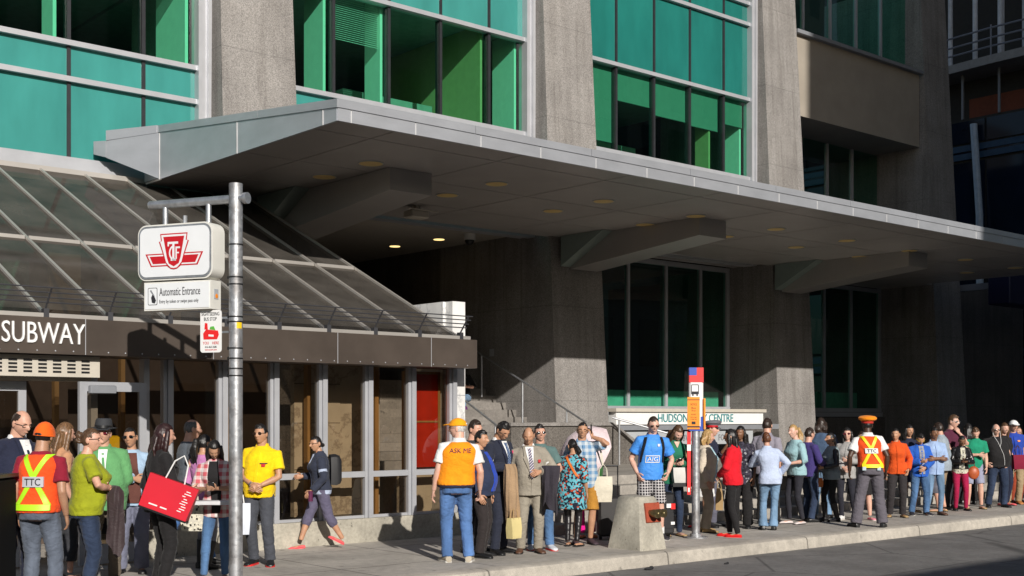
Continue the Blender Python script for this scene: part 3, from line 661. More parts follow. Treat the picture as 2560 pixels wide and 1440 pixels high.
def cloth(c, kind='plain', c2=None, rough=0.85, sc_=1.0, name=None):
    n = 'cloth_%s_%s_%s_%s' % (kind, c, c2, rough)
    if n in MATS: return MATS[n]
    m, t, b = newmat(name or 'cloth'); b.inputs['Roughness'].default_value = rough; b.inputs['Sheen Weight'].default_value = 0.08
    b.inputs['Specular IOR Level'].default_value = 0.3
    v = coords(t); f = noise(t, v, 7, 4)
    col = ramp(t, f, [(0.3, [k * 0.85 for k in c]), (0.7, [min(1, k * 1.12) for k in c])])
    if kind == 'jean':
        f2 = noise(t, coords(t, (1, 1, 0.35)), 5, 3); col = ramp(t, f2, [(0.3, [k * 0.65 for k in c]), (0.72, [min(1, k * 1.5 + 0.01) for k in c])])
    elif kind in ('plaid', 'check'):
        s = N(t, 'ShaderNodeSeparateXYZ'); t.links.new(v, s.inputs[0])
        fr = {'plaid': 11.0, 'check': 26.0}[kind] * sc_; fs = []
        for ax in (0, 2):
            q = N(t, 'ShaderNodeMath', operation='MULTIPLY'); q.inputs[1].default_value = fr; t.links.new(s.outputs[ax], q.inputs[0])
            r = N(t, 'ShaderNodeMath', operation='FRACT'); t.links.new(q.outputs[0], r.inputs[0])
            if kind == 'plaid': g_ = ramp(t, r.outputs[0], [(0.0, 0), (0.42, 0), (0.46, 1), (0.9, 1), (0.94, 0)])
            else: g_ = ramp(t, r.outputs[0], [(0.0, 1), (0.2, 1), (0.24, 0), (0.96, 0), (1.0, 1)])
            fs.append(g_)
        col = mixcol(t, 0.5, mixcol(t, fs[0], c, c2), mixcol(t, fs[1], c, c2)) if kind == 'plaid' else mixcol(t, mixcol(t, 1.0, fs[0], fs[1], 'LIGHTEN'), c, c2)
        if kind == 'plaid' and len(c2) > 3: pass
    elif kind == 'stripe':
        s = N(t, 'ShaderNodeSeparateXYZ'); t.links.new(v, s.inputs[0]); a = N(t, 'ShaderNodeMath', operation='ADD'); t.links.new(s.outputs[0], a.inputs[0]); t.links.new(s.outputs[2], a.inputs[1])
        q = N(t, 'ShaderNodeMath', operation='MULTIPLY'); q.inputs[1].default_value = 26 * sc_; t.links.new(a.outputs[0], q.inputs[0]); r = N(t, 'ShaderNodeMath', operation='FRACT'); t.links.new(q.outputs[0], r.inputs[0])
        col = mixcol(t, ramp(t, r.outputs[0], [(0.45, 0), (0.5, 1)]), c, c2)
    elif kind == 'floral':
        vo = N(t, 'ShaderNodeTexVoronoi'); vo.inputs['Scale'].default_value = 34 * sc_; t.links.new(v, vo.inputs['Vector'])
        s = N(t, 'ShaderNodeSeparateColor'); t.links.new(vo.outputs['Color'], s.inputs[0])
        col = mixcol(t, ramp(t, s.outputs[0], [(0.52, 0), (0.54, 1)]), c, c2[0]); col = mixcol(t, ramp(t, s.outputs[1], [(0.86, 0), (0.88, 1)]), col, c2[1])
    t.links.new(col, b.inputs['Base Color'])
    nz = N(t, 'ShaderNodeTexNoise'); nz.inputs['Scale'].default_value = 13; nz.inputs['Detail'].default_value = 5; nz.inputs['Distortion'].default_value = 1.6; t.links.new(coords(t, (1, 1, 1.7)), nz.inputs['Vector'])
    bump(t, b, nz.outputs['Fac'], 0.4, 0.02); MATS[n] = m; return m
EYE = plain('eye_dark', (0.015, 0.012, 0.01), 0.25); LENS = plain('dark_lens', (0.006, 0.006, 0.007), 0.12)
SPECL = plain('clear_lens', (.3, .24, .2), .1)
SOLE = plain('sole_white', (0.6, 0.58, 0.54), 0.7); SOLED = plain('sole_dark', (0.02, 0.02, 0.02), 0.7)
TORSO = [(0.80, .10, .088, 0), (0.87, .158, .118, -.006), (0.95, .168, .12, -.006), (1.06, .15, .108, 0), (1.15, .152, .112, .004), (1.26, .166, .122, .006), (1.33, .168, .114, 0), (1.38, .145, .096, -.006), (1.425, .1, .08, -.012), (1.455, .074, .07, -.01), (1.485, .062, .064, -.006)]
PEND = []
def sg(v, p): return math.copysign(abs(v) ** p, v)
def smooth(a, b, v): v = max(0.0, min(1.0, (v - a) / (b - a))); return v * v * (3 - 2 * v)
ARM = {'down': ((.224, .05, .862), (.3, -1, 0)), 'clasp': ((.05, .205, .99), (1, -.5, -.2)), 'phone': ((.1, .26, 1.15), (.8, -.3, -1)), 'text': ((.055, .26, 1.12), (.8, -.3, -1)),
       'ear': ((.115, .085, 1.52), (1, .35, -.8)), 'pocket': ((.215, .06, .925), (.8, -1, 0)), 'hip': ((.205, .03, 1.02), (1, -.7, 0)), 'fold': ((-.05, .19, 1.13), (1, -.2, -.4)),
       'carry': ((.15, .25, 1.06), (.7, -.6, -.5)), 'chin': ((.02, .16, 1.40), (.8, .2, -1)), 'back': ((.06, -.16, .98), (1, -.2, 0)), 'fwd': ((.2, .36, 1.02), (.4, -.6, -1)), 'rear': ((.235, -.2, .9), (.3, -1, 0)),
       'bag': ((.25, .02, .86), (.4, -1, 0)), 'up': ((.17, .25, 1.42), (.8, 0, -1)), 'drape': ((.12, .22, 1.12), (1, -.4, -.3))}

class Fig:
    def __init__(s, sex='m', w=1.0, belly=0.0, bust=None, lean=0.0, hyaw=0.0, hpitch=0.0, htilt=0.0, arms=('down', 'down'), feet=None, hip=0.0, sway=None, lean0=True):
        rn = random.Random(len(PEOPLE) * 13 + 5)
        s.sway = rn.choice((-1, 1)) * rn.uniform(.012, .04) if sway is None else sway
        if lean == 0: lean = rn.uniform(-2, 4)
        hyaw += rn.uniform(-12, 12); htilt += rn.uniform(-5, 5); hpitch += rn.uniform(-3, 6)
        s.f = sex == 'f'; s.w = w; s.belly = belly; s.lean = math.tan(RAD(lean)); s.bust = (0.03 if s.f else 0.0) if bust is None else bust
        s.hipz = 0.90 + hip
        s.dz = hip
        s.sx = (0.15 if s.f else 0.171) * (0.5 + 0.5 * w)
        sg_ = 1 if s.sway > 0 else -1
        free = (rn.uniform(.02, .05), rn.uniform(.02, .11)) if feet is None else (0, 0)
        s.feet = feet or (((.1 + (free[0] if sg_ < 0 else 0), free[1] if sg_ < 0 else 0.0), rn.uniform(6, 22), 0), ((-.1 - (free[0] if sg_ > 0 else 0), free[1] if sg_ > 0 else 0.0), -rn.uniform(6, 22), 0))
        nb = s.spn(1.50)
        s.neck = Vector((s.spx(1.5), nb + 0.004, 1.50))
        s.HR = Matrix.Rotation(RAD(hyaw), 3, 'Z') @ Matrix.Rotation(-RAD(hpitch), 3, 'X') @ Matrix.Rotation(RAD(htilt), 3, 'Y')
        s.hc = Vector((s.spx(1.5), nb + 0.02, 1.513)) + s.HR @ Vector((0, 0.014, 0.096))
        s.arm = []
        for side, a in ((1, arms[0]), (-1, arms[1])):
            t, pole = ARM[a] if isinstance(a, str) else a
            S = Vector((side * s.sx + s.spx(1.4), s.spn(1.40) - 0.006, 1.368 + side * s.sway * .35)); t = Vector((side * t[0], t[1] + s.spn(t[2]), t[2])); pole = Vector((side * pole[0], pole[1], pole[2]))
            E_, W_ = s.ik(S, t, .285, .255, pole); s.arm.append((S, E_, W_, side, a if isinstance(a, str) else ''))
        s.leg = []
        for side, ft in ((1, s.feet[0]), (-1, s.feet[1])):
            (fx, fy), yaw, up = ft[:3]
            Hp = Vector((side * 0.088 * (0.6 + 0.4 * w) + s.spx(.9), 0, s.hipz)); A = Vector((fx, fy - 0.02, 0.085 + up))
            K, A = s.ik(Hp, A, .42, .41, Vector((0.15 * side + math.sin(RAD(-yaw)) * 0.3, 1, 0))); s.leg.append((Hp, K, A, RAD(-yaw), up, ft[3] if len(ft) > 3 else 0))
    def ik(s, a, t, l1, l2, pole):
        d = t - a; L = d.length; mx = (l1 + l2) * 0.999
        if L > mx: t = a + d * (mx / L); d = t - a; L = mx
        u = d / L; x = (l1 * l1 - l2 * l2 + L * L) / (2 * L); h = math.sqrt(max(0, l1 * l1 - x * x))
        p = pole - u * pole.dot(u); p.normalize(); return a + u * x + p * h, t
    def spx(s, z): return s.sway * (math.exp(-((z - .95) / .24) ** 2) - .5 * smooth(1.15, 1.45, z))
    def spn(s, z): return s.lean * max(0, z - 0.95)
    def tor(s, z):
        T = TORSO
        if z <= T[0][0]: q = T[0][1:]
        elif z >= T[-1][0]: q = T[-1][1:]
        else:
            for a, b in zip(T, T[1:]):
                if a[0] <= z <= b[0]:
                    f = smooth(a[0], b[0], z); q = [a[i] + (b[i] - a[i]) * f for i in (1, 2, 3)]; break
        rx, ry, yo = q; up = smooth(1.40, 1.47, z); w = s.w + (1 - s.w) * up
        rx *= w * .965; ry *= w
        if s.f:
            rx *= 1 + 0.06 * math.exp(-((z - .92) / .09) ** 2) - 0.12 * math.exp(-((z - 1.1) / .1) ** 2) - 0.08 * smooth(1.2, 1.38, z) * (1 - up)
        bl = s.belly * math.exp(-((z - 1.07) / .15) ** 2); ry += bl * .55; yo += bl * .5; rx += bl * .35
        if s.bust: b2 = s.bust * math.exp(-((z - 1.24) / .07) ** 2); ry += b2 * .55; yo += b2 * .5
        if z < 1.0: k = math.exp(-((z - .88) / .08) ** 2); ry += .012 * k; yo -= .014 * k
        return rx, ry, yo + s.spn(z)
    def sp(s, z, ang, infl=0.0, low=0.92):
        rx, ry, yo = s.tor(max(z, low)); n = 2.5
        return Vector((s.spx(z) + (rx + infl) * sg(math.sin(ang), 2 / n), yo + (ry + infl) * sg(math.cos(ang), 2 / n), z))
    def fy(s, z, x, back=False, infl=0.0, low=0.92):
        rx, ry, yo = s.tor(max(z, low)); n = 2.5; rx += infl; ry += infl
        q = max(0.0, 1 - min(1.0, abs(x) / rx) ** n) ** (1 / n)
        return yo + (-ry * q if back else ry * q)
    def torso(s, mb, z0, z1, infl, n=22, low=0.92, flare=0.0, step=0.035):
        k = max(3, int((z1 - z0) / step)); rings = []
        for i in range(k + 1):
            z = z0 + (z1 - z0) * i / k; e = infl + flare * max(0, (1.0 - z)) - .008 * smooth(1.0, .84, z)
            if z > 1.4: e = infl * (1 - 0.6 * smooth(1.4, 1.5, z))
            rings.append([s.sp(z, 2 * math.pi * j / n, e, low) for j in range(n)])
        mb.loft(rings)
    def patch(s, rows, back=False, infl=0.03, thick=0.004, low=0.92, nx=6):
        """cloth strip lying on the torso; rows of (z, xa, xb)"""
        rr = []
        dense = []
        for a, b in zip(rows, rows[1:]):
            m = max(1, int(abs(b[0] - a[0]) / 0.03))
            dense += [tuple(a[i] + (b[i] - a[i]) * k / m for i in range(3)) for k in range(m)]
        dense.append(rows[-1])
        for z, xa, xb in dense:
            o = [Vector((s.spx(z) + xa + (xb - xa) * k / nx, s.fy(z, xa + (xb - xa) * k / nx, back, infl + thick, low), z)) for k in range(nx + 1)]
            i = [Vector((s.spx(z) + xa + (xb - xa) * k / nx, s.fy(z, xa + (xb - xa) * k / nx, back, infl - 0.012, low), z)) for k in range(nx, -1, -1)]
            rr.append(o + i)
        return MB().loft(rr)
    def onback(s, mb, z, xc, back=True, infl=0.035, low=0.92):
        """bend flat lettering (XZ plane, centred) on to the torso"""
        k = 1 if back else -1
        mb.v = [(s.spx(p[2] + z) + xc + p[0] * k, s.fy(p[2] + z, xc + p[0] * k, back, infl, low) + p[1] * k, p[2] + z) for p in mb.v]
        return mb
    # ---- head
    def hp(s, d, gain=1.0):
        dx, dy, dz = d; x, y, z = .0755 * dx, .098 * dy, .1175 * dz
        if s.f: x *= .97
        if dz < 0:
            x *= 1 - (.33 if s.f else .27) * (-dz) ** 1.7
            if dy < 0: y *= 1 - .38 * (-dz)
            else: y += .013 * math.exp(-((dz + .85) / .2) ** 2) * math.exp(-(dx / .4) ** 2)
        if dy > 0:
            p = smooth(.2, -.2, dz) if dz > -.24 else math.exp(-((dz + .24) / .07) ** 2)
            y += .029 * math.exp(-(dx / .16) ** 2) * p
            y -= .011 * math.exp(-((abs(dx) - .38) / .17) ** 2) * math.exp(-((dz - .05) / .1) ** 2); y += .005 * math.exp(-((abs(dx) - .55) / .16) ** 2) * math.exp(-((dz + .18) / .12) ** 2); y -= .006 * math.exp(-((abs(dx) - .5) / .14) ** 2) * math.exp(-((dz + .5) / .16) ** 2)
            y += .006 * math.exp(-((dz - .23) / .07) ** 2) * math.exp(-(dx / .6) ** 2)
            y += .006 * math.exp(-(dx / .27) ** 2) * math.exp(-((dz + .5) / .09) ** 2)
            y -= .004 * math.exp(-(dx / .3) ** 2) * math.exp(-((dz + .68) / .07) ** 2)
        return Vector((x, y, z)) * gain
    def face(s, dx, dz, out=0.0):
        p = s.hp((dx, math.sqrt(max(0, 1 - dx * dx - dz * dz)), dz)); p.y += out; return p
    def H(s, p): return s.hc + s.HR @ Vector(p)
    def headmesh(s, mb):
        nu, nv = 44, 34; vs = []; fs = []
        for j in range(nv + 1):
            ph = math.pi * j / nv
            for i in range(nu):
                th = 2 * math.pi * i / nu; vs.append(s.H(s.hp((math.sin(ph) * math.sin(th), math.sin(ph) * math.cos(th), math.cos(ph)))))
        for j in range(nv):
            for i in range(nu):
                k = (i + 1) % nu; fs.append((j * nu + i, (j + 1) * nu + i, (j + 1) * nu + k, j * nu + k))
        mb.mi = 0; mb.add(vs, fs)
        for sd in (1, -1): mb.ell(s.H((sd * .0755, -.008, -.006)), (.011, .02, .032), s.HR, 10, 8)
        for sd in (1, -1):
            mb.mi = 4; mb.ell(s.H(s.face(sd * .42, .045, -.002)), (.0135, .005, .0062), s.HR, 10, 6)
            mb.mi = 1; mb.ell(s.H(s.face(sd * .42, .045, .0015)), (.0065, .004, .0058), s.HR, 8, 6)
            mb.mi = 2; a, b, c = [s.H(s.face(sd * q, z, .002)) for q, z in ((.2, .2), (.42, .25), (.62, .19))]; mb.tube([a, b, c], [.003, .0042, .002], 6)
        mb.mi = 3; mb.tube([s.H(s.face(q, z, .001)) for q, z in ((-.27, -.475), (-.12, -.49), (0, -.495), (.12, -.49), (.27, -.475))], [.002, .005, .0058, .005, .002], 6)
        mb.mi = 0
    def hand(s, mb, W, E_, side, pose):
        u = (W - E_).normalized()
        if pose in ('clasp', 'fold'): u = (u + Vector((-side * .6, .1, -.35))).normalized()
        if pose == 'drape': u = (u + Vector((-side * .3, .2, -.2))).normalized()
        if pose == 'ear': u = Vector((-side * .25, -.15, 1)).normalized()
        ctr = Vector((0, s.spn(W.z), W.z)); n = ctr - W
        if pose in ('text', 'phone', 'carry', 'up', 'fwd'): n = Vector((-side * .5, -.3, .6))
        if pose == 'drape': n = Vector((0, -.7, -.4))
        n = (n - u * n.dot(u)); n.normalize(); a = u.cross(n) * side
        curl = {'down': .32, 'rear': .35, 'clasp': .45, 'fold': .3, 'text': .75, 'phone': .8, 'ear': .8, 'carry': .85, 'bag': 1.05, 'pocket': .5, 'up': .7, 'fwd': .5, 'hip': .4, 'chin': .8, 'back': .4, 'drape': .35}.get(pose, .4)
        rings = []
        for l, hw, ht in ((-.03, .024, .021), (0, .025, .019), (.03, .036, .017), (.065, .042, .0155), (.088, .041, .013)):
            c = W + u * l; rings.append([c + a * (hw * math.cos(2 * math.pi * k / 10)) + n * (ht * math.sin(2 * math.pi * k / 10)) for k in range(10)])
        mb.loft(rings)
        for o, L, b0 in ((.0305, .068, .0), (.0105, .078, -.04), (-.01, .073, .02), (-.029, .058, .08)):
            c = W + u * .082 + a * o; pts = [c]; ang = 0
            for q, sl_ in enumerate((.42, .33, .25)):
                ang += (curl + b0) * (0.75 if q == 0 else 1.0); c = c + (u * math.cos(ang) + n * math.sin(ang)) * (L * sl_ * 1.05); pts.append(c)
            mb.tube(pts, [.0098, .0092, .0085, .0062], 7)
        c = W + u * .025 + a * .03; d1 = (u * .62 + a * .75 + n * .25).normalized(); d2 = (u * .9 + a * .25 + n * .5).normalized()
        mb.tube([c - a * .008, c + d1 * .035, c + d1 * .035 + d2 * .03, c + d1 * .035 + d2 * .052], [.0135, .0118, .0105, .007], 7)
    def legpts(s, leg, k0=0.0, k1=1.0):
        Hp, K, A = leg[:3]; pts = [Hp, Hp.lerp(K, .5), K, K.lerp(A, .35), K.lerp(A, .7), A]; return pts
    def body(s, bare_feet=False, lk=1.0):
        mb = MB(); s.torso(mb, .82, 1.485, -.012, low=.80)
        nb = s.neck; mb.tube([(s.spx(1.42), s.spn(1.42) - .012, 1.42), nb, s.hc + s.HR @ Vector((0, -.022, -.03))], [.072, .063 if not s.f else .051, .058 if not s.f else .047], 14)
        for S, E_, W_, side, pose in s.arm:
            th = (0.9 if s.f else 1.0) * (0.6 + 0.4 * s.w)
            i = S + Vector((-side * .07, 0, .012))
            mb.tube([i, S, S.lerp(E_, .4), E_, E_.lerp(W_, .3), E_.lerp(W_, .75), W_], [.05 * th, .053 * th, .048 * th, .039 * th, .042 * th, .032 * th, .026 * th], 12)
        for lg in s.leg:
            t = 0.6 + 0.4 * s.w; mb.tube(s.legpts(lg), [q * t * lk for q in (.085, .078, .056, .058, .045, .038)], 14)
        ex = MB()
        s.headmesh(ex)
        for S, E_, W_, side, pose in s.arm: s.hand(ex, W_, E_, side, pose)
        if bare_feet:
            for lg in s.leg: s.foot(ex, lg, -.006, 0.055, True)
        return mb, ex
    def foot(s, mb, leg, e, top, skin=False, heel=0.0):
        """D-shaped loft along the foot"""
        Hp, K, A, yaw, up, pit = leg; M_ = Matrix.Translation((A.x, A.y, up + 0.085)) @ Matrix.Rotation(yaw, 4, 'Z') @ Matrix.Rotation(-RAD(pit), 4, 'X') @ Matrix.Translation((0, 0.02, -0.085))
        rings = []
        for y, hw, ht in ((-.075, .022, .03), (-.066, .031, top * .85), (-.03, .034, top), (.02, .037, top * .97), (.07, .043, .055 if top > .05 else top * .8), (.12, .046, .045 if top > .045 else top * .7), (.16, .04, .034), (.183, .026, .024), (.19, .012, .014)):
            hw += e; ht += e * .6; r = []
            for k in range(12):
                a = 2 * math.pi * k / 12; zz = math.sin(a); r.append(M_ @ Vector((hw * sg(math.cos(a), .8), y + (e if y > .15 else -e if y < -.06 else 0), max(0.004, .006 + heel * max(0, -y * 6) + ht * (0.5 + 0.5 * zz)))))
            rings.append(r)
        mb.loft(rings)
    def shoesole(s, mb, leg, e, h=.022):
        Hp, K, A, yaw, up, pit = leg; M_ = Matrix.Translation((A.x, A.y, up + 0.085)) @ Matrix.Rotation(yaw, 4, 'Z') @ Matrix.Rotation(-RAD(pit), 4, 'X') @ Matrix.Translation((0, 0.02, -0.085))
        o = [(-.08, .018), (-.07, .031), (-.03, .036), (.02, .037), (.07, .045), (.12, .048), (.16, .042), (.185, .026), (.196, .01)]
        lo = [(hw + e, y) for y, hw in o] + [(-hw - e, y) for y, hw in o[::-1]]
        mb.loft([[M_ @ Vector((x, y, .001)) for x, y in lo], [M_ @ Vector((x, y, h)) for x, y in lo]])
    # ---- hair
    def hairmb(s, style):
        mb = MB()
        def cap(t, lowz, frontz, browdz=.52, sidey=.1, topz=9):
            nu, nv = 36, 26; vs = []; fs = []
            for j in range(nv + 1):
                ph = math.pi * j / nv
                for i in range(nu):
                    th = 2 * math.pi * i / nu; d = (math.sin(ph) * math.sin(th), math.sin(ph) * math.cos(th), math.cos(ph))
                    keep = (d[2] > browdz or (d[1] < sidey and d[2] > lowz) or (d[1] < .42 and d[2] > .12)) and d[2] < topz
                    wob = 1 + .02 * math.sin(9 * th + 3 * ph) + .015 * math.sin(17 * ph + 5 * th)
                    vs.append(s.H(s.hp(d, (1.0 + t) * wob if keep else .9)))
            for j in range(nv):
                for i in range(nu):
                    k = (i + 1) % nu; fs.append((j * nu + i, (j + 1) * nu + i, (j + 1) * nu + k, j * nu + k))
            mb.add(vs, fs)
        def lockring(z, rx, ry, yo, open_=0.0, n=20):
            return [s.H((rx * math.sin(2 * math.pi * k / n), yo + ry * math.cos(2 * math.pi * k / n), z)) for k in range(n)]
        if style == 'short': cap(.09, -.42, .5)
        elif style == 'crop': cap(.05, -.4, .5)
        elif style == 'fringe': cap(.045, -.45, 9, browdz=9, sidey=-.02, topz=.8)
        elif style == 'tied': cap(.05, -.5, .5); mb.ell(s.H((0, -.11, -.03)), (.03, .04, .035))
        elif style == 'bun': cap(.06, -.5, .5); mb.ell(s.H((0, -.115, .045)), (.045, .045, .042)); [mb.ell(s.H((random.uniform(-.05, .05), -.1 - random.random() * .05, .02 + random.uniform(-.04, .06))), (.022, .022, .022), None, 8, 6) for _ in range(8)]
        elif style in ('bob', 'long', 'verylong'):
            cap(.12, -.6, .5, sidey=.25)
            zb = {'bob': -.15, 'long': -.27, 'verylong': -.36}[style]; k = 6; R_ = []
            for q in range(k + 1):
                z = .0 + zb * q / k; sp_ = 1 + .12 * math.sin(q * .9)
                R_.append(lockring(z, .087 * sp_ * (1 - .1 * q / k), .052 * sp_, -.058 - .012 * q / k))
            mb.loft(R_)
            for sd in (1, -1):
                mb.tube([s.H((sd * .074, .02, .05)), s.H((sd * .083, .012, -.05)), s.H((sd * .08, .005, zb * .55)), s.H((sd * .07, -.01, zb * .95))], [.024, .032, .03, .016], 8)
                for _ in range(4): x = sd * random.uniform(.03, .09); mb.tube([s.H((x, -.09, -.02)), s.H((x * 1.08, -.1 - random.random() * .02, zb * .6)), s.H((x, -.085, zb * (1 + random.random() * .15)))], [.02, .022, .008], 7)
        elif style == 'pony':
            cap(.06, -.5, .5)
            mb.tube([s.H((0, -.09, .04)), s.H((0, -.14, .045)), s.H((.01, -.165, -.04)), s.H((0, -.155, -.16)), s.H((-.01, -.13, -.27))], [.022, .034, .045, .042, .012], 10)
            for _ in range(7): x = random.uniform(-.03, .03); mb.tube([s.H((x, -.14, .02)), s.H((x * 1.7, -.185, -.08)), s.H((x * 1.9, -.16, -.24 - random.random() * .05))], [.018, .02, .006], 7)
        elif style == 'lowpony':
            cap(.06, -.5, .5); mb.tube([s.H((0, -.085, -.03)), s.H((.03, -.11, -.08)), s.H((.05, -.12, -.16)), s.H((.04, -.1, -.2))], [.025, .04, .045, .015], 10)
        if style == 'short':
            for _ in range(22):
                th = random.uniform(0, 6.28); ph = random.uniform(0, .75); d = (math.sin(ph) * math.sin(th), math.sin(ph) * math.cos(th), math.cos(ph)); p = s.H(s.hp(d, 1.06)); q = s.H(s.hp((d[0] * .9, d[1] + .28, d[2]), 1.07)); mb.tube([p, q], [.017, .006], 6)
        return mb

SHO = {'shoe': (.006, .075), 'sneaker': (.009, .08), 'flat': (.003, .046), 'boot': (.008, .09), 'sandal': (.003, .03)}
LEGS = {'slim': (.09, .08, .06, .06, .05, .046), 'straight': (.1, .09, .074, .07, .066, .068), 'wide': (.104, .098, .088, .086, .086, .09), 'legging': (.088, .076, .056, .056, .045, .04), 'bell': (.094, .08, .062, .064, .07, .085)}
def pend(ob, vox, it, amp=0.0, extra=None, mats=None, seed=0): PEND.append((ob, vox, it, amp, extra, mats, seed))
PEOPLE = []
def person(label, X, Y, h, face=0, top=None, bottom=None, shoes=('shoe', BLACK), hair=('short', HB), skin='light', glasses=None, hat=None, z=0.0, vox=0.012, group=None, lip=None, **kw):
    F_ = Fig(**kw); k = h / 1.735; rz = RAD(-130.9 + face - 90)
    F_.M = Matrix.Translation((X, Y, z)) @ Matrix.Rotation(rz, 4, 'Z') @ Matrix.Scale(k, 4); F_.k = k; F_.rz = rz
    bare = shoes and shoes[0] in ('flat', 'sandal')
    mb, ex = F_.body(bare, 0.8 if bottom and bottom[1] not in ('skirt',) and (bottom[2] or 2) > 1.5 else 0.95)
    sk = skinmat(skin); c = SKINS[skin]; lipm = plain('lip_' + skin, (c[0] * .75, c[1] * .5, c[2] * .5), 0.5); hm = hairmat(hair[1])
    wh = plain('eye_white', (0.6, 0.57, 0.54), 0.4)
    body = mb.build('person', [sk, EYE, hm, lipm, wh]); body.location = (X, Y, z); body.rotation_euler = (0, 0, rz); body.scale = (k, k, k)
    tag(body, label, 'person', group or 'people queuing on the pavement'); F_.ob = body
    pend(body, vox, 2, 0, ex, [sk, EYE, hm, lipm, wh])
    seed = len(PEOPLE) * 7.3
    def garment(name, g, m, v=vox, it=3, amp=.004):
        o = g.build(name, m, body, True); pend(o, v, it, amp, None, None, seed); return o
    F_.garment = garment
    # trousers, shorts, leggings, skirts
    if bottom:
        m, fit, cut = bottom; g = MB(); R_ = LEGS.get(fit if fit in LEGS else 'straight'); t = 0.6 + 0.4 * F_.w
        if fit == 'skirt':
            F_.torso(g, cut, 1.02, .014, flare=.18, low=.9)
        else:
            F_.torso(g, .83, 1.0, .012, low=.86)
            for lg in F_.leg:
                Hp, K, A = lg[:3]; pts = F_.legpts(lg); rr = [q * t for q in R_]
                A2 = A - Vector((0, 0, .02)) if fit not in ('legging',) else A
                pts[-1] = A2
                if cut is not None:                                   # cut at a fraction: 0 hip, 1 knee, 2 ankle
                    if cut <= 1: e = Hp.lerp(K, cut); pts = [Hp, Hp.lerp(e, .5), e]; rr = [rr[0], rr[1] * 1.04, rr[1] * 1.02]
                    else: e = K.lerp(A, cut - 1); pts = [Hp, Hp.lerp(K, .5), K, K.lerp(e, .6), e]; rr = [rr[0], rr[1], rr[2] * 1.05, rr[2] * 1.08, rr[2] * .86]
                g.tube([Hp + Vector((0, 0, .05))] + pts, [rr[0] * .9] + rr, 16)
        garment({'skirt': 'skirt'}.get(fit, 'shorts' if (cut or 9) <= 1.1 else 'trousers'), g, m, amp=.0065 if fit in ('wide', 'straight', 'bell') else .004)
    if shoes:
        kd, m = shoes[:2]; e, tp = SHO[kd]
        for lg in F_.leg:
            g = MB(); g.mi = 0; F_.foot(g, lg, e, tp if kd != 'sandal' else .03)
            if kd == 'boot': A = lg[2]; K = lg[1]; g.tube([A - Vector((0, 0, .04)), A, A.lerp(K, .35), A.lerp(K, .7)], [.05, .046, .056, .066], 12)
            g.mi = 1; F_.shoesole(g, lg, e, .024 if kd == 'sneaker' else .014); g.build('boot' if kd == 'boot' else 'shoe', [m, shoes[2] if len(shoes) > 2 else SOLED], body, True)
    # tops
    for i, sp_ in enumerate(top or []):
        nm, m = sp_[0], sp_[1]; o = dict(sleeve='short', hem=.84, infl=.014, flare=0.0, low=.92, neck=1.47, collar=False, cut=None, amp=.005); o.update(sp_[2] if len(sp_) > 2 else {})
        g = MB(); F_.torso(g, o['hem'], o['neck'], o['infl'], flare=o['flare'], low=o['low'])
        for S, E_, W_, side, pose in F_.arm:
            th = (0.9 if F_.f else 1.0) * (0.6 + 0.4 * F_.w); q = o['infl']; i0 = S + Vector((-side * .08, 0, .012))
            if o['sleeve'] == 'none': continue
            if o['sleeve'] == 'short': g.tube([i0, S, S.lerp(E_, .35), S.lerp(E_, .68)], [.05 * th + q * .8, .055 * th + q, .054 * th + q, .055 * th + q * 1.3], 14)
            elif o['sleeve'] == 'elbow': g.tube([i0, S, S.lerp(E_, .5), E_, E_.lerp(W_, .2)], [.05 * th + q * .8, .055 * th + q, .05 * th + q, .045 * th + q, .045 * th + q], 14)
            else: g.tube([i0, S, S.lerp(E_, .45), E_, E_.lerp(W_, .5), E_.lerp(W_, .97 if o['sleeve'] == 'long' else .7)], [.05 * th + q * .8, .055 * th + q, .05 * th + q, .044 * th + q, .038 * th + q, .033 * th + q * .9], 14)
        if F_.f and F_.bust > .02:
            pass
        tb = garment(nm, g, m, amp=o['amp'])
        if o['collar'] is True or nm == 'jacket':
            zt_ = 1.4; F_.patch([(o['hem'] + .01, -.016, .016), (zt_, -.013, .013)], False, o['infl'] + .006).build('placket', m, tb, True)
        if o['collar']:
            c0 = F_.spn(1.46) - .008; g = MB(); r = []
            for z_, rr in ((1.452, .084), (1.487, .07), (1.49, .062), (1.45, .064)): r.append([(F_.spx(1.46) + rr * 1.05 * math.sin(2 * math.pi * q / 18), c0 + .004 + rr * math.cos(2 * math.pi * q / 18), z_ + (-.022 if math.cos(2 * math.pi * q / 18) > .5 else .008)) for q in range(18)])
            g.loft(r, cap=False); g.build('collar', m if o['collar'] is True else o['collar'], tb, True)
    if hair[0] not in ('bald', 'none'): 
        ho = F_.hairmb(hair[0]).build('hair', hm, body, True); pend(ho, .0085, 6 if hair[0] in ('bob', 'long', 'verylong', 'pony') else 2, .003 if hair[0] not in ('short', 'crop', 'bun') else .006, None, None, seed)
    if glasses:
        g = MB(); fr, ln, sz = glasses; g.mi = 0
        for sd in (1, -1):
            p = F_.face(sd * .42, .04, .014); p.x = sd * .034; g.mi = 1
            if ln is not SPECL: g.ell(F_.H(p), (.027 * sz, .004, .0135 * sz), F_.HR, 14, 8)
            g.mi = 0
            ring = [F_.H((p.x + .027 * sz * math.cos(a), p.y, p.z + .0145 * sz * math.sin(a))) for a in [2 * math.pi * q / 14 for q in range(15)]]
            g.tube(ring, .0024, 5); g.tube([F_.H((sd * .056, p.y - .002, p.z + .006)), F_.H((sd * .08, .04, p.z + .004)), F_.H((sd * .08, -.01, p.z))], .0024, 5)
        a = F_.face(.42, .04, .014); g.tube([F_.H((-.01, a.y + .006, a.z + .002)), F_.H((.01, a.y + .006, a.z + .002))], .0024, 5)
        g.build('glasses', [fr, ln], body, True)
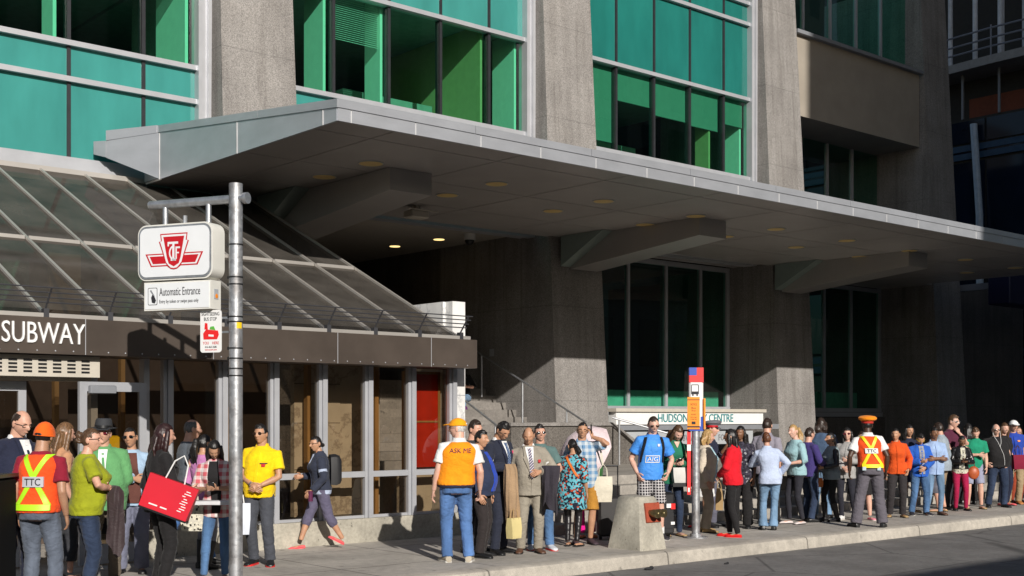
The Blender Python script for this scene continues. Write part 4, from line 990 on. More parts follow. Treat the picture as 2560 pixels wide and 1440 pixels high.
    if hat:
        kd, m, m2 = hat; g = MB(); H0 = F_.H; F_.H = lambda p: H0(Vector(p) * 1.085)
        def dome(zb, rx, ry, hh, n=20, q=5, yo=-.004, crease=0.0):
            R_ = []
            for j in range(q + 1):
                a = math.pi / 2 * j / q * .97; R_.append([F_.H((rx * math.cos(a) * math.sin(2 * math.pi * i / n), yo + ry * math.cos(a) * math.cos(2 * math.pi * i / n), zb + hh * math.sin(a))) for i in range(n)])
            g.loft(R_)
        if kd == 'cap':
            dome(.03, .085, .106, .088); g.mi = 1; g.ell(F_.H((0, -.1, .05)), (.022, .01, .012), F_.HR); g.mi = 0
            R_ = [[F_.H((x, yy, zz + t_)) for x, yy, zz in ((-.07, .075, .045), (-.06, .13, .04), (-.03, .16, .036), (0, .168, .034), (.03, .16, .036), (.06, .13, .04), (.07, .075, .045))] for t_ in (0, .008)]
            g.loft(R_)
        elif kd == 'backcap': dome(.0, .086, .108, .125); g.mi = 1; g.ell(F_.H((0, -.104, .012)), (.036, .008, .016), F_.HR); g.mi = 0
        elif kd == 'fedora':
            R_ = []
            for z_, r in ((.055, .086), (.09, .084), (.13, .078), (.15, .068), (.142, .03)): R_.append([F_.H((r * math.sin(2 * math.pi * i / 24), r * 1.2 * math.cos(2 * math.pi * i / 24) - .003, z_)) for i in range(24)])
            g.loft(R_)
            g.loft([[F_.H((r * math.sin(2 * math.pi * i / 24), r * 1.18 * math.cos(2 * math.pi * i / 24) - .003, z_ - (.012 if abs(math.cos(2 * math.pi * i / 24)) > .8 else -.004))) for i in range(24)] for r, z_ in ((.084, .05), (.125, .05), (.127, .056), (.084, .06))])
            g.mi = 1; g.loft([[F_.H((r * math.sin(2 * math.pi * i / 24), r * 1.2 * math.cos(2 * math.pi * i / 24) - .003, z_)) for i in range(24)] for z_, r in ((.058, .0885), (.084, .087))], cap=False)
        elif kd == 'peaked':
            R_ = []
            for z_, r, tl in ((.03, .084, 0), (.062, .086, 0), (.075, .112, .004), (.092, .13, .008), (.112, .132, .012), (.13, .112, .012), (.139, .06, .008)): R_.append([F_.H((r * math.sin(2 * math.pi * i / 24), r * 1.1 * math.cos(2 * math.pi * i / 24) - .004, z_ + tl * math.cos(2 * math.pi * i / 24))) for i in range(24)])
            g.loft(R_[1:]); g.mi = 1; g.loft(R_[:2]); g.mi = 2
            g.loft([[F_.H((x, yy, zz + t_)) for x, yy, zz in ((-.068, .07, .035), (-.05, .12, .02), (0, .14, .012), (.05, .12, .02), (.068, .07, .035))] for t_ in (0, .006)])
        g.build('hat', [m, m2, BLACK], body, True); F_.H = H0
    PEOPLE.append(F_); return F_
def strip(F_, rows, m, name='stripe', back=False, infl=.03, parent=None): return F_.patch(rows, back, infl).build(name, m, parent or F_.ob, True)
def held(F_, mb, name, mats, origin, label, cat, group=None):
    """a thing of its own, shaped in the person's frame and set down at its true place"""
    o = Vector(origin); mb.v = [(p[0] - o.x, p[1] - o.y, p[2] - o.z) for p in mb.v]
    ob = mb.build(name, mats); ob.location = F_.M @ o; ob.rotation_euler = (0, 0, F_.rz); ob.scale = (F_.k,) * 3
    return tag(ob, label, cat, group)
def childof(ob, F_, mb, name, mats, origin):
    o = Vector(origin); mb.v = [(p[0] - o.x, p[1] - o.y, p[2] - o.z) for p in mb.v]; return mb.build(name, mats, ob, True)
def tote(w_, d_, h_, c, tilt=0.0, handle=.22, taper=.85):
    """bag hanging below its handle; c is the top of the handle"""
    b, hnd = MB(), MB(); c = Vector(c); top = -handle
    b.loft([[(-w_ / 2 * taper, -d_ / 2, top - h_), (w_ / 2 * taper, -d_ / 2, top - h_), (w_ / 2 * taper, d_ / 2, top - h_), (-w_ / 2 * taper, d_ / 2, top - h_)], [(-w_ / 2, -d_ / 2 * 1.05, top - h_ * .5), (w_ / 2, -d_ / 2 * 1.05, top - h_ * .5), (w_ / 2, d_ / 2 * 1.05, top - h_ * .5), (-w_ / 2, d_ / 2 * 1.05, top - h_ * .5)], [(-w_ / 2, -d_ / 2 * .7, top), (w_ / 2, -d_ / 2 * .7, top), (w_ / 2, d_ / 2 * .7, top), (-w_ / 2, d_ / 2 * .7, top)]])
    for sd in (1, -1): hnd.tube([(-w_ * .25, sd * d_ * .33, top - .02), (-w_ * .2, sd * d_ * .2, top + handle * .6), (0, 0, 0), (w_ * .2, sd * d_ * .2, top + handle * .6), (w_ * .25, sd * d_ * .33, top - .02)], .006, 6)
    M_ = Matrix.Translation(c) @ Matrix.Rotation(tilt, 4, 'Y')
    return b.xform(M_), hnd.xform(M_)
def drape(c, w_, h_, seed=0, d_=.07):
    """a coat folded over an arm: two hanging leaves with folds"""
    mb = MB(); n = 44; rr = []; rn = random.Random(seed)
    for j in range(13):
        f = j / 12; z = -h_ * f; r = []
        for k in range(n):
            a = 2 * math.pi * k / n; wob = 1 + (.1 + .3 * f) * math.sin(6 * a + 2 * f + seed) + .12 * math.sin(11 * a - 3 * f + seed)
            wx = (1 + .22 * math.sin(4.3 * f + seed) * f - .28 * f * f) * (1 + .07 * math.sin(7 * a + 5 * f)); dz_ = .07 * f ** 4 * math.sin(2 * a + seed) + .03 * f ** 3 * math.sin(5 * a)
            top_ = math.sqrt(max(0, 1 - (1 - min(1, f * 6)) ** 2)) if f < .17 else 1.0
            r.append(Vector(c) + Vector((w_ / 2 * sg(math.cos(a), .8) * wx + .05 * f * math.sin(seed), d_ * (0.35 + .65 * top_) * math.sin(a) * wob, z + .03 * (1 - f) - dz_)))
        rr.append(r)
    return mb.loft(rr)
def finish_people():
    for ob, vox, it, amp, ex, mats, seed in PEND:
        r = ob.modifiers.new('r', 'REMESH'); r.mode = 'VOXEL'; r.voxel_size = vox; r.use_smooth_shade = True
        s_ = ob.modifiers.new('s', 'SMOOTH'); s_.factor = .5; s_.iterations = it
    dg = bpy.context.evaluated_depsgraph_get(); new = [bpy.data.meshes.new_from_object(p[0].evaluated_get(dg)) for p in PEND]
    rs = np.random.RandomState(5)
    K = rs.normal(size=(12, 3)); K[:, 2] *= 1.6; K /= np.linalg.norm(K, axis=1)[:, None]
    W_ = np.array([22, 27, 33, 38, 30, 46, 52, 60, 42, 70, 80, 66.])
    for (ob, vox, it, amp, ex, mats, seed), me in zip(PEND, new):
        ob.modifiers.clear(); old = ob.data; ob.data = me; me.name = old.name; bpy.data.meshes.remove(old)
        n = len(me.vertices)
        if amp and n:
            co_ = np.empty(n * 3, np.float32); me.vertices.foreach_get('co', co_); p = co_.reshape(-1, 3)
            nr = np.empty(n * 3, np.float32); me.vertex_normals.foreach_get('vector', nr); nr = nr.reshape(-1, 3)
            warp = p + 0.035 * np.sin(p[:, [1, 2, 0]] * 17 + seed) + 0.012 * np.sin(p[:, [2, 0, 1]] * 41 + seed * 2); d = np.zeros(n)
            for kk, ww in zip(K, W_): d -= (1 - np.abs(np.sin(warp @ kk * ww + seed * ww))) ** 3 * (34.0 / ww)
            d = np.clip(d / 2.6 + .45, -1.2, .6)
            p = p + nr * (amp * d)[:, None]; me.vertices.foreach_set('co', p.astype(np.float32).ravel()); me.update()
        if ex is not None:
            em_ = ex.mesh('x', mats); bm = bmesh.new(); bm.from_mesh(me); bm.from_mesh(em_); bm.to_mesh(me); bm.free(); bpy.data.meshes.remove(em_)
            me.materials.clear(); [me.materials.append(m) for m in mats]
        me.polygons.foreach_set('use_smooth', [True] * len(me.polygons))
WHT, OFFW = cloth((.78, .78, .77)), cloth((.62, .58, .48)); BLK = cloth((.014, .013, .014)); NAV = cloth((.016, .02, .045)); CHAR = cloth((.035, .036, .042))
JEAN, JEAND, JEANL = cloth((.07, .15, .3), 'jean'), cloth((.02, .035, .075), 'jean'), cloth((.15, .25, .38), 'jean')
LIME = plain('lime_stripe', (.45, .85, .02), .5, 0, .05); YEL = plain('yellow_stripe', (.9, .72, .01), .5, 0, .05); SILV = plain('silver_panel', (.5, .5, .55), .4, 0, .04)
VEST = cloth((.85, .085, .012)); VESTO = cloth((.92, .3, .006)); LEATH = plain('black_leather', (.012, .011, .012), .32, 0, .2, 12, bmp=.3, bs=30)
COIN = plain('coral_shoe', (.75, .12, .13), .7); TANB = plain('tan_leather', (.38, .25, .11), .55, 0, .12, 10); BRSH = plain('brown_leather', (.1, .045, .025), .45)
PHONE = plain('phone_black', (.01, .01, .012), .2); SUN = (BLACK, LENS, 1.12); SPEC = (BLACK, SPECL, .95)
LONG = dict(sleeve='long'); SUIT = dict(sleeve='long', infl=.03, hem=.79, flare=.06)
def shirtfront(F_, m, zt=1.45, zb=1.08, w0=.055, infl=.036, nm='shirt_front'): return strip(F_, [(zb, -.008, .008), ((zb + zt) / 2, -w0 * .6, w0 * .6), (zt, -w0, w0)], m, nm, infl=infl)
def tie(F_, m, infl=.046): return strip(F_, [(1.02, -.006, .006), (1.06, -.036, .036), (1.38, -.02, .02), (1.43, -.026, .026)], m, 'tie', infl=infl)
def lapels(F_, m, zb=1.1, infl=.042):
    for sd in (1, -1): strip(F_, [(zb, sd * .008, sd * .03), (1.3, sd * .045, sd * .1), (1.33, sd * .05, sd * .085), (1.45, sd * .058, sd * .088)], m, 'lapel', infl=infl)
def xvest(F_, m, zb=.98, zm=1.19, zt=1.44, infl=.036, w_=.05):
    for a in (1, -1):
        strip(F_, [(zm, -w_ / 2 - .02 * a, w_ / 2 - .02 * a), (zt, a * .115 - w_ / 2, a * .115 + w_ / 2)], m, 'reflective_stripe', True, infl)
        strip(F_, [(zb, a * .14 - w_ / 2, a * .14 + w_ / 2), (zm, -w_ / 2 + .02 * a, w_ / 2 + .02 * a)], m, 'reflective_stripe', True, infl)
    strip(F_, [(zb - .055, -.165, .165), (zb, -.165, .165)], m, 'reflective_stripe', True, infl)
def backtext(F_, s_, z, w_, h_, m, infl, back=True, par=None, x=0.0):
    t = text_mb(s_, w_, h_, .004); t.v = [(p[0] - w_ / 2, p[1], p[2]) for p in t.v]; return F_.onback(t, z, x, back, infl).build('lettering', m, par or F_.ob, True)
def phone(F_, i, label):
    W_, E_ = F_.arm[i][2], F_.arm[i][1]; u = (W_ - E_).normalized(); c = W_ + u * .1 + Vector((0, .015, .03)); g = MB(); g.bbox(-.036, .036, -.006, .006, -.068, .068, .004)
    g.xform(Matrix.Translation(c) @ Matrix.Rotation(RAD(-50), 4, 'X')); return held(F_, g, 'phone', PHONE, c, label, 'phone')
def bag(F_, nm, w_, d_, h_, c, m, mh, label, tilt=0.0, handle=.22, taper=.9, rot=0.0, cat='bag'):
    b, h_ = tote(w_, d_, h_, (0, 0, 0), tilt, handle, taper); M_ = Matrix.Translation(Vector(c)) @ Matrix.Rotation(rot, 4, 'Z'); b.xform(M_); h_.xform(M_)
    o = held(F_, b, nm, m, c, label, cat); childof(o, F_, h_, 'handle', mh, c); return o
def strap(F_, o, c, pts, m, r=.011):
    g = MB(); g.tube(pts, r, 6, flat=.4); return childof(o, F_, g, 'strap', m, c)
def stance(a=.11, ya=10, b=.02): return (((a, 0), ya, 0), ((-a, b), -ya, 0))

# ---- left cluster
p = person('balding man in a navy suit with black rimmed glasses beside the dark litter bin', 4.18, 12.12, 1.81, 62, [('shirt', WHT, dict(collar=True, **LONG)), ('jacket', NAV, SUIT)], (NAV, 'straight', None), hair=('fringe', HD), skin='light', glasses=SPEC, w=1.12, belly=.05, hyaw=-12, hpitch=12, arms=('down', 'fold'))
shirtfront(p, WHT); lapels(p, NAV)
p = person('person in an orange cap and vest with a lime cross lettered TTC on the back', 4.12, 11.25, 1.68, 176, [('tee_shirt', cloth((.26, .01, .03)), dict(infl=.016, hem=.93)), ('vest', VEST, dict(sleeve='none', infl=.03, hem=.9, neck=1.44))], (cloth((.1, .12, .16), 'jean'), 'straight', None), hair=('crop', HB), skin='olive', w=1.06, belly=.03, arms=('down', 'down'), hat=('backcap', cloth((.85, .13, .01)), BLACK))
xvest(p, LIME); q = strip(p, [(1.14, -.1, .1), (1.235, -.1, .1)], SILV, 'name_panel', True, .044); backtext(p, 'TTC', 1.155, .15, .065, INK, .05, True, q)
p = person('woman with long wavy brown hair half hidden behind the olive top', 4.98, 13.1, 1.68, 140, [('top', cloth((.5, .26, .14)), dict(sleeve='short'))], (CHAR, 'straight', 1.7), hair=('verylong', HLB), sex='f', shoes=('flat', BLACK), hpitch=5)
p = person('woman in an olive green tee with curly brown hair in a bun seen from behind', 4.63, 11.49, 1.63, 118, [('tee_shirt', cloth((.3, .33, .012)), dict(hem=.86, infl=.02))], (JEAND, 'straight', None), hair=('bun', HBR), skin='light', sex='f', w=1.14, bust=.06, belly=.05, glasses=(BLACK, SPEC[1], .9), arms=('drape', 'fold'), hyaw=-20)
c = (.16, .26, 1.12); held(p, drape(c, .26, .6, 2), 'jacket', cloth((.045, .03, .032), rough=.6), c, 'dark brown jacket hanging over the arm of the woman in olive', 'jacket')
p = person('smiling man in a dark fedora with an open green shirt over a white tee', 5.29, 12.62, 1.68, 14, [('tee_shirt', WHT, dict(infl=.016)), ('shirt', cloth((.12, .33, .13)), dict(sleeve='long', infl=.032, hem=.78, collar=True))], (cloth((.17, .14, .105)), 'straight', None), hair=('crop', HGR), skin='light', glasses=(BLACK, plain('red_lens', (.12, .012, .02), .15), 1.0), hat=('fedora', plain('felt', (.035, .037, .042), .8), BLACK), belly=.1, w=1.1, arms=('clasp', 'clasp'))
strip(p, [(.93, .03, .09), (1.2, -.015, .055), (1.44, -.05, .045)], WHT, 'shirt_front', infl=.037)
p = person('woman in sunglasses with a brown top, pale blue cardigan and lavender trousers', 5.84, 13.17, 1.62, 8, [('top', cloth((.12, .045, .035)), dict(infl=.012)), ('cardigan', cloth((.36, .5, .66)), dict(sleeve='long', infl=.026, hem=.8))], (cloth((.17, .18, .25)), 'wide', None), hair=('tied', HB), skin='tan', glasses=SUN, sex='f', arms=('fold', 'bag'), shoes=('flat', BLACK))
strip(p, [(.84, -.1, .1), (1.3, -.085, .085), (1.43, -.07, .07)], cloth((.12, .045, .035)), 'top_front', infl=.032)
bag(p, 'tote_bag', .3, .1, .3, (.2, .1, .98), BLK, BLACK, 'black tote bag carried in front of the lavender trousers', handle=.2)
p = person('woman all in black with chin length dark auburn hair beside the big red bag', 5.42, 11.58, 1.67, 128, [('sweater', BLK, dict(sleeve='long', infl=.018, hem=.82))], (BLK, 'straight', None), hair=('long', (.028, .011, .011)), sex='f', arms=('carry', 'down'), w=1.02)
g = MB(); c = (.3, -.02, 1.0)
M_ = Matrix.Translation(Vector(c)) @ Matrix.Rotation(RAD(-38), 4, 'Z') @ Matrix.Rotation(RAD(-20), 4, 'X') @ Matrix.Rotation(RAD(0), 4, 'Y')
g.hexa([(-.07, -.25, -.18), (.07, -.25, -.18), (.07, .25, -.18), (-.07, .25, -.18)], [(-.03, -.26, .16), (.03, -.26, .16), (.03, .26, .16), (-.03, .26, .16)]); g.mi = 1; g.box(-.071, .071, -.252, .252, -.2, -.181); g.xform(M_)
o = held(p, g, 'shopping_bag', [plain('red_gloss_card', (.58, .014, .03), .3, 0, .06, 2), BLACK], c, 'large glossy red shopping bag tilted on the arm of the woman in black', 'bag')
g = MB(); g.tube([(0, -.1, .16), (0, -.07, .35), (0, .0, .43), (0, .07, .35), (0, .1, .16)], .008, 6); childof(o, p, g.xform(M_), 'handle', WHITE, c)
g = MB(); rn = random.Random(3)
for k in range(9):
    ln = .03 + .05 * rn.random(); q = [(.0715 - .0405 * ((z + .18) / .34), y, z) for y, z in ((.13 + .012 * (k % 3), -.11 + .026 * k), (.13 + .012 * (k % 3) + ln, -.11 + .026 * k), (.13 + .012 * (k % 3) + ln, -.102 + .026 * k), (.13 + .012 * (k % 3), -.102 + .026 * k))]; g.prism([Vector(v) + Vector((-.002, 0, 0)) for v in q], (.005, 0, 0))
for y0, ln in ((-.16, .09), (-.04, .07)): g.box(.062, .0705, y0, y0 + ln, -.135, -.122)
childof(o, p, g.xform(M_), 'print_pattern', WHITE, c)
p = person('man with a shaved grey head in a slate tee walking away in jeans', 6.62, 13.4, 1.71, 125, [('tee_shirt', cloth((.1, .115, .135)), dict(infl=.02, hem=.88))], (cloth((.06, .15, .36), 'jean'), 'straight', None), hair=('fringe', (.1, .095, .09)), skin='light', arms=('hip', 'fold'), feet=(((.1, .26), 5, 0), ((-.1, -.3), -8, .04, -25)), hyaw=-15)
p = person('girl with a dark ponytail and pink ribbons hidden behind the girl on her phone', 6.58, 12.95, 1.54, 150, [('top', cloth((.5, .2, .42)), dict(sleeve='long'))], (cloth((.2, .2, .23)), 'legging', None), hair=('pony', HB), skin='tan', sex='f', shoes=('boot', BLACK))
p = person('girl with long black hair looking down at her phone in an open pink plaid shirt', 6.27, 12.04, 1.52, 2, [('top', BLK, dict(infl=.01)), ('shirt', cloth((.55, .1, .12), 'plaid', (.72, .68, .66)), dict(sleeve='elbow', infl=.028, hem=.76))], (JEAN, 'slim', None), hair=('verylong', HB), skin='olive', sex='f', hpitch=32, arms=('text', 'text'), shoes=('flat', plain('wine_shoe', (.2, .02, .03), .6)))
strip(p, [(.82, -.05, .05), (1.25, -.07, .07), (1.44, -.05, .05)], BLK, 'top_front', infl=.034)
phone(p, 0, 'dark phone held by the girl in the pink plaid shirt')
b_ = bag(p, 'patterned_bag', .27, .12, .3, (.27, .06, 1.1), cloth((.68, .64, .52), 'floral', ((.55, .52, .44), (.04, .035, .03)), sc_=1.2), OFFW, 'cream bag with a dark spotted print hanging at the plaid shirt', handle=.2)
g = MB(); g.bbox(-.24, .2, .2, .4, .93, .98, .006); held(p, g, 'flat_box', plain('white_card', (.6, .6, .62), .5), (0, .3, .95), 'flat white box held at the waist of the girl in plaid', 'box')
p = person('man in a bright yellow polo and dark sunglasses with his hands clasped', 7.3, 12.9, 1.65, -6, [('polo_shirt', cloth((.88, .6, .004)), dict(infl=.022, hem=.83, collar=True, sleeve='short'))], (cloth((.06, .065, .08)), 'straight', None), hair=('short', HB), skin='tan', glasses=(BLACK, plain('brown_lens', (.03, .012, .006), .15), 1.1), w=1.08, belly=.04, arms=('clasp', 'clasp'), shoes=('sneaker', BLACK, plain('red_sole', (.7, .03, .03), .6)), hyaw=-14)
g = strip(p, [(1.215, -.1, -.06), (1.25, -.105, -.055)], RED, 'chest_emblem', infl=.028); strip(p, [(1.251, -.125, -.035), (1.262, -.125, -.035)], INK, 'chest_emblem', infl=.028)
g = MB(); S, E_, W_, sd, ps = p.arm[0]; d_ = (W_ - E_).normalized(); g.tube([W_ - d_ * .035, W_ - d_ * .012], .034, 12); g.build('watch', STEEL, p.ob, True)
bag(p, 'white_shopping_bag', .3, .12, .38, (.24, .18, .93), plain('white_card_bag', (.62, .66, .74), .35), WHITE, 'white card shopping bag hanging beside the yellow polo', handle=.16, rot=.3)
p = person('woman striding past the windows in a navy jacket and purple cropped trousers', 8.82, 14.02, 1.49, -72, [('tee_shirt', cloth((.4, .46, .6)), dict(hem=.83, infl=.02)), ('jacket', cloth((.03, .036, .06)), dict(sleeve='long', infl=.028, hem=.9, collar=True))], (cloth((.11, .1, .16)), 'straight', 1.42), hair=('tied', HB), skin='tan', sex='f', glasses=(BLACK, SPEC[1], .85), arms=(((.2, .25, 1.1), (.4, -.8, -.6)), ((.23, .18, .9), (.3, -1, 0))), feet=(((.06, .34), 0, .0, 8), ((-.06, -.3), 0, .06, -28)), shoes=('flat', COIN, COIN), hyaw=18, lean=4)
shirtfront(p, cloth((.4, .46, .6)), 1.45, 1.28, .04, .034)
c = (0, -.2, 1.2); g = MB(); g.loft([[(x * s_, -.13 - .17 * dd, 1.2 + zz * s_) for x, zz in ((-.14, -.22), (.14, -.22), (.155, 0), (.13, .2), (.06, .24), (-.06, .24), (-.13, .2), (-.155, 0))] for dd, s_ in ((0, 1), (.5, 1.03), (.85, .92), (1, .7))])
o = held(p, g, 'backpack', plain('black_nylon', (.014, .014, .016), .6, 0, .2, 10), c, 'black backpack worn by the woman striding past the windows', 'backpack'); strap(p, o, c, [(.1, -.15, 1.38), (.11, 0, 1.46), (.12, .13, 1.36), (.12, .13, 1.2), (.15, -.05, 1.05)], BLACK, .02)
W_ = p.arm[1][2]; g = MB(); g.tube([W_ + Vector((0, .02, -.16)), W_ + Vector((0, .02, 0.0))], .036, 14); held(p, g, 'travel_mug', plain('plum_mug', (.1, .02, .06), .3), W_, 'plum travel mug in the hand of the striding woman', 'mug')

# ---- middle group
p = person('older man in an orange cap and orange vest lettered ASK ME on the back', 9.21, 11.61, 1.72, -170, [('tee_shirt', WHT, dict(infl=.022, collar=True, hem=.99)), ('waistband', NAV, dict(infl=.03, hem=.9, sleeve='none', neck=1.1)), ('vest', VESTO, dict(sleeve='none', infl=.04, hem=.93, neck=1.45, flare=.0))], (cloth((.075, .16, .36), 'jean'), 'straight', None), hair=('crop', (.5, .49, .47)), skin='fair', w=1.14, belly=.07, hat=('cap', cloth((.9, .36, .006)), WHT), glasses=(BLACK, SPEC[1], .9), hyaw=58, shoes=('sneaker', plain('beige_shoe', (.42, .37, .29), .8), SOLE), feet=stance(.13, 14), arms=(((.27, .03, .86), (.3, -1, 0)), ((.29, .03, .86), (.3, -1, 0))))
backtext(p, 'ASK ME', 1.32, .26, .055, plain('purple_ink', (.14, .03, .05), .7), .047)
p = person('stocky man with black hair in a bright blue shirt and navy jacket facing right', 9.77, 11.87, 1.57, 74, [('shirt', cloth((.02, .07, .5)), dict(infl=.018)), ('jacket', cloth((.025, .035, .075)), dict(sleeve='long', infl=.03, hem=.84))], (cloth((.028, .022, .022)), 'straight', None), hair=('short', HB), skin='tan', w=1.08, belly=.07, hyaw=-8)
strip(p, [(.9, -.09, .07), (1.44, -.06, .05)], cloth((.02, .07, .5)), 'shirt_front', infl=.037)
p = person('man with brown hair hidden behind the stooping man in the navy suit', 10.0, 12.35, 1.7, 60, [('jacket', CHAR, LONG)], (CHAR, 'straight', None), hair=('short', HD), skin='light')
p = person('young man in a navy suit and glasses bowing over a folded beige coat', 10.2, 12.04, 1.71, 52, [('shirt', WHT, dict(collar=True)), ('jacket', cloth((.02, .024, .042)), SUIT)], (cloth((.02, .024, .042)), 'straight', None), hair=('short', HB), skin='tan', glasses=SPEC, hpitch=30, arms=('drape', 'clasp'))
shirtfront(p, WHT); lapels(p, NAV); tie(p, cloth((.04, .07, .16), 'stripe', (.16, .22, .34)))
strip(p, [(1.29, -.115, -.085), (1.325, -.12, -.08)], plain('pink_badge', (.8, .08, .2), .5), 'badge', infl=.05)
c = (.1, .28, 1.13); held(p, drape(c, .2, .72, 5, .07), 'coat', cloth((.36, .24, .14)), c, 'beige coat folded over the forearm of the young man in navy', 'coat')
c = (.1, .34, .62); bag(p, 'paper_bag', .2, .1, .26, c, plain('straw_paper', (.62, .52, .24), .7), TANB, 'straw yellow paper bag hanging below the beige coat', handle=.14)
p = person('bald man in a pale grey beige suit with a striped tie looking down', 10.53, 11.81, 1.62, 6, [('shirt', WHT, dict(collar=True)), ('jacket', cloth((.3, .27, .22)), SUIT)], (cloth((.29, .26, .21)), 'straight', None), hair=('fringe', HD), skin='tan', hpitch=14, w=1.08, belly=.05, arms=('down', 'drape'), shoes=('shoe', BRSH), feet=stance(.12, 14))
shirtfront(p, WHT, w0=.06); lapels(p, cloth((.3, .27, .22))); tie(p, cloth((.045, .035, .1), 'stripe', (.5, .47, .5)))
strip(p, [(1.24, -.13, -.1), (1.28, -.14, -.1)], RED, 'ribbon', infl=.05)
c = (-.27, .22, 1.17); held(p, drape(c, .24, .56, 9, .07), 'coat', cloth((.035, .03, .04)), c, 'dark grey coat draped over the arm of the man in the beige suit', 'coat')
p = person('man in black sunglasses and a grey teal tee behind the beige suit', 10.92, 12.05, 1.64, 8, [('tee_shirt', cloth((.1, .17, .165)), dict(infl=.02))], (JEAN, 'straight', None), hair=('short', HB), skin='light', glasses=SUN, shoes=('sneaker', plain('pale_sneaker', (.6, .62, .66), .7), plain('red_sole', (.7, .03, .03), .6)), arms=('down', 'carry'))
p = person('woman in a turquoise patterned tunic and shiny black leggings seen from behind', 11.49, 12.02, 1.46, 158, [('tunic', cloth((.12, .42, .5), 'floral', ((.01, .015, .03), (.42, .06, .02))), dict(sleeve='elbow', infl=.03, hem=.6, low=.95, flare=.04))], (plain('shiny_legging', (.014, .012, .014), .35), 'legging', None), hair=('lowpony', HB), skin='tan', sex='f', w=1.12, belly=.05, shoes=('sandal', BLACK), hyaw=40, hpitch=20, arms=('down', 'chin'), feet=stance(.08, 10))
strip(p, [(1.12, .12, .155), (1.43, -.09, -.05)], plain('orange_strap', (.75, .17, .02), .6), 'strap', True, .04)
p = person('man with a phone at his ear in a blue plaid shirt and mustard shorts', 11.82, 12.15, 1.67, 6, [('shirt', cloth((.12, .25, .42), 'plaid', (.5, .55, .58)), dict(infl=.024, hem=.8, collar=True))], (cloth((.42, .2, .03)), 'straight', 1.0), hair=('crop', HB), skin='tan', glasses=SPEC, arms=('down', 'ear'), shoes=('shoe', plain('plum_shoe', (.05, .03, .04), .7)), feet=stance(.1, 15))
W_ = p.arm[1][2]; g = MB(); g.bbox(-.007, .007, -.034, .034, -.065, .065, .004); g.xform(Matrix.Translation(Vector((-.098, W_.y + .0, 1.63)))); held(p, g, 'phone', PHONE, (-.098, W_.y, 1.63), 'phone held to the ear of the man in mustard shorts', 'phone')
c = (-.27, .06, 1.14); o = bag(p, 'canvas_bag', .26, .1, .36, c, cloth((.62, .57, .46)), OFFW, 'off white canvas bag beside the mustard shorts', handle=.18); strap(p, o, c, [(-.27, .06, 1.12), (-.25, .03, 1.3), (-.19, 0, 1.44), (-.22, -.08, 1.3), (-.27, .0, 1.12)], OFFW, .014)
p = person('woman in sunglasses and hot pink leggings under a pale pink parasol', 12.5, 12.75, 1.58, -18, [('top', cloth((.05, .12, .42)), dict(sleeve='elbow', hem=.8))], (cloth((.85, .01, .28)), 'legging', None), hair=('tied', HD), skin='light', glasses=SUN, sex='f', arms=('carry', 'fwd'), shoes=('flat', plain('orange_shoe', (.55, .2, .05), .6)), feet=(((.06, .12), 10, 0), ((-.06, -.1), -20, 0)))
def parasol(F_, top, tilt, r, label):
    top = Vector(top); D = Matrix.Rotation(tilt[0], 3, 'X') @ Matrix.Rotation(tilt[1], 3, 'Y'); g = MB(); n = 8; rr = []
    for f, z in ((0.02, 0), (.3, -.03), (.6, -.1), (.85, -.21), (1.0, -.32)): rr.append([top + D @ Vector((r * f * math.cos(2 * math.pi * k / 24) * (1 - .05 * f * (k % 3 != 0)), r * f * math.sin(2 * math.pi * k / 24) * (1 - .05 * f * (k % 3 != 0)), z)) for k in range(24)])
    inn = [[v + D @ Vector((0, 0, -.006)) for v in q] for q in rr[::-1]]
    g.loft(rr + inn); o = held(F_, g, 'parasol', cloth((.74, .6, .62)), top, label, 'parasol')
    h = MB(); h.tube([top + D @ Vector((0, 0, .04)), top + D @ Vector((0, 0, -.85))], .007, 8); childof(o, F_, h, 'shaft', STEEL, top)
    h = MB()
    for k in range(8): h.tube([top + D @ Vector((0, 0, -.02))] + [top + D @ Vector((r * f * math.cos(math.pi * k / 4), r * f * math.sin(math.pi * k / 4), z - .012)) for f, z in ((.3, -.03), (.6, -.1), (.85, -.21), (.99, -.32))], .004, 5)
    childof(o, F_, h, 'rib', STEEL, top); return o
parasol(p, (.16, .3, 1.5), (RAD(-58), RAD(22)), .5, 'pale pink parasol tilted behind the man on the phone')
bag(p, 'red_handbag', .26, .1, .24, (.02, .22, 1.2), plain('red_leather', (.7, .015, .03), .35), REDB, 'small bright red handbag in front of the parasol woman', handle=.14)
bag(p, 'green_bag', .22, .1, .34, (-.16, .16, 1.42), cloth((.03, .14, .03)), cloth((.03, .14, .03)), 'dark green cloth bag on the arm of the parasol woman', handle=.16)
W_ = p.arm[1][2]; g = MB(); g.bbox(W_.x - .035, W_.x + .035, W_.y + .02, W_.y + .09, W_.z - .2, W_.z - .06, .008); held(p, g, 'bottle_pack', plain('cream_label', (.6, .55, .4), .5), W_, 'small cream carton in the outstretched hand by the parasol', 'carton')
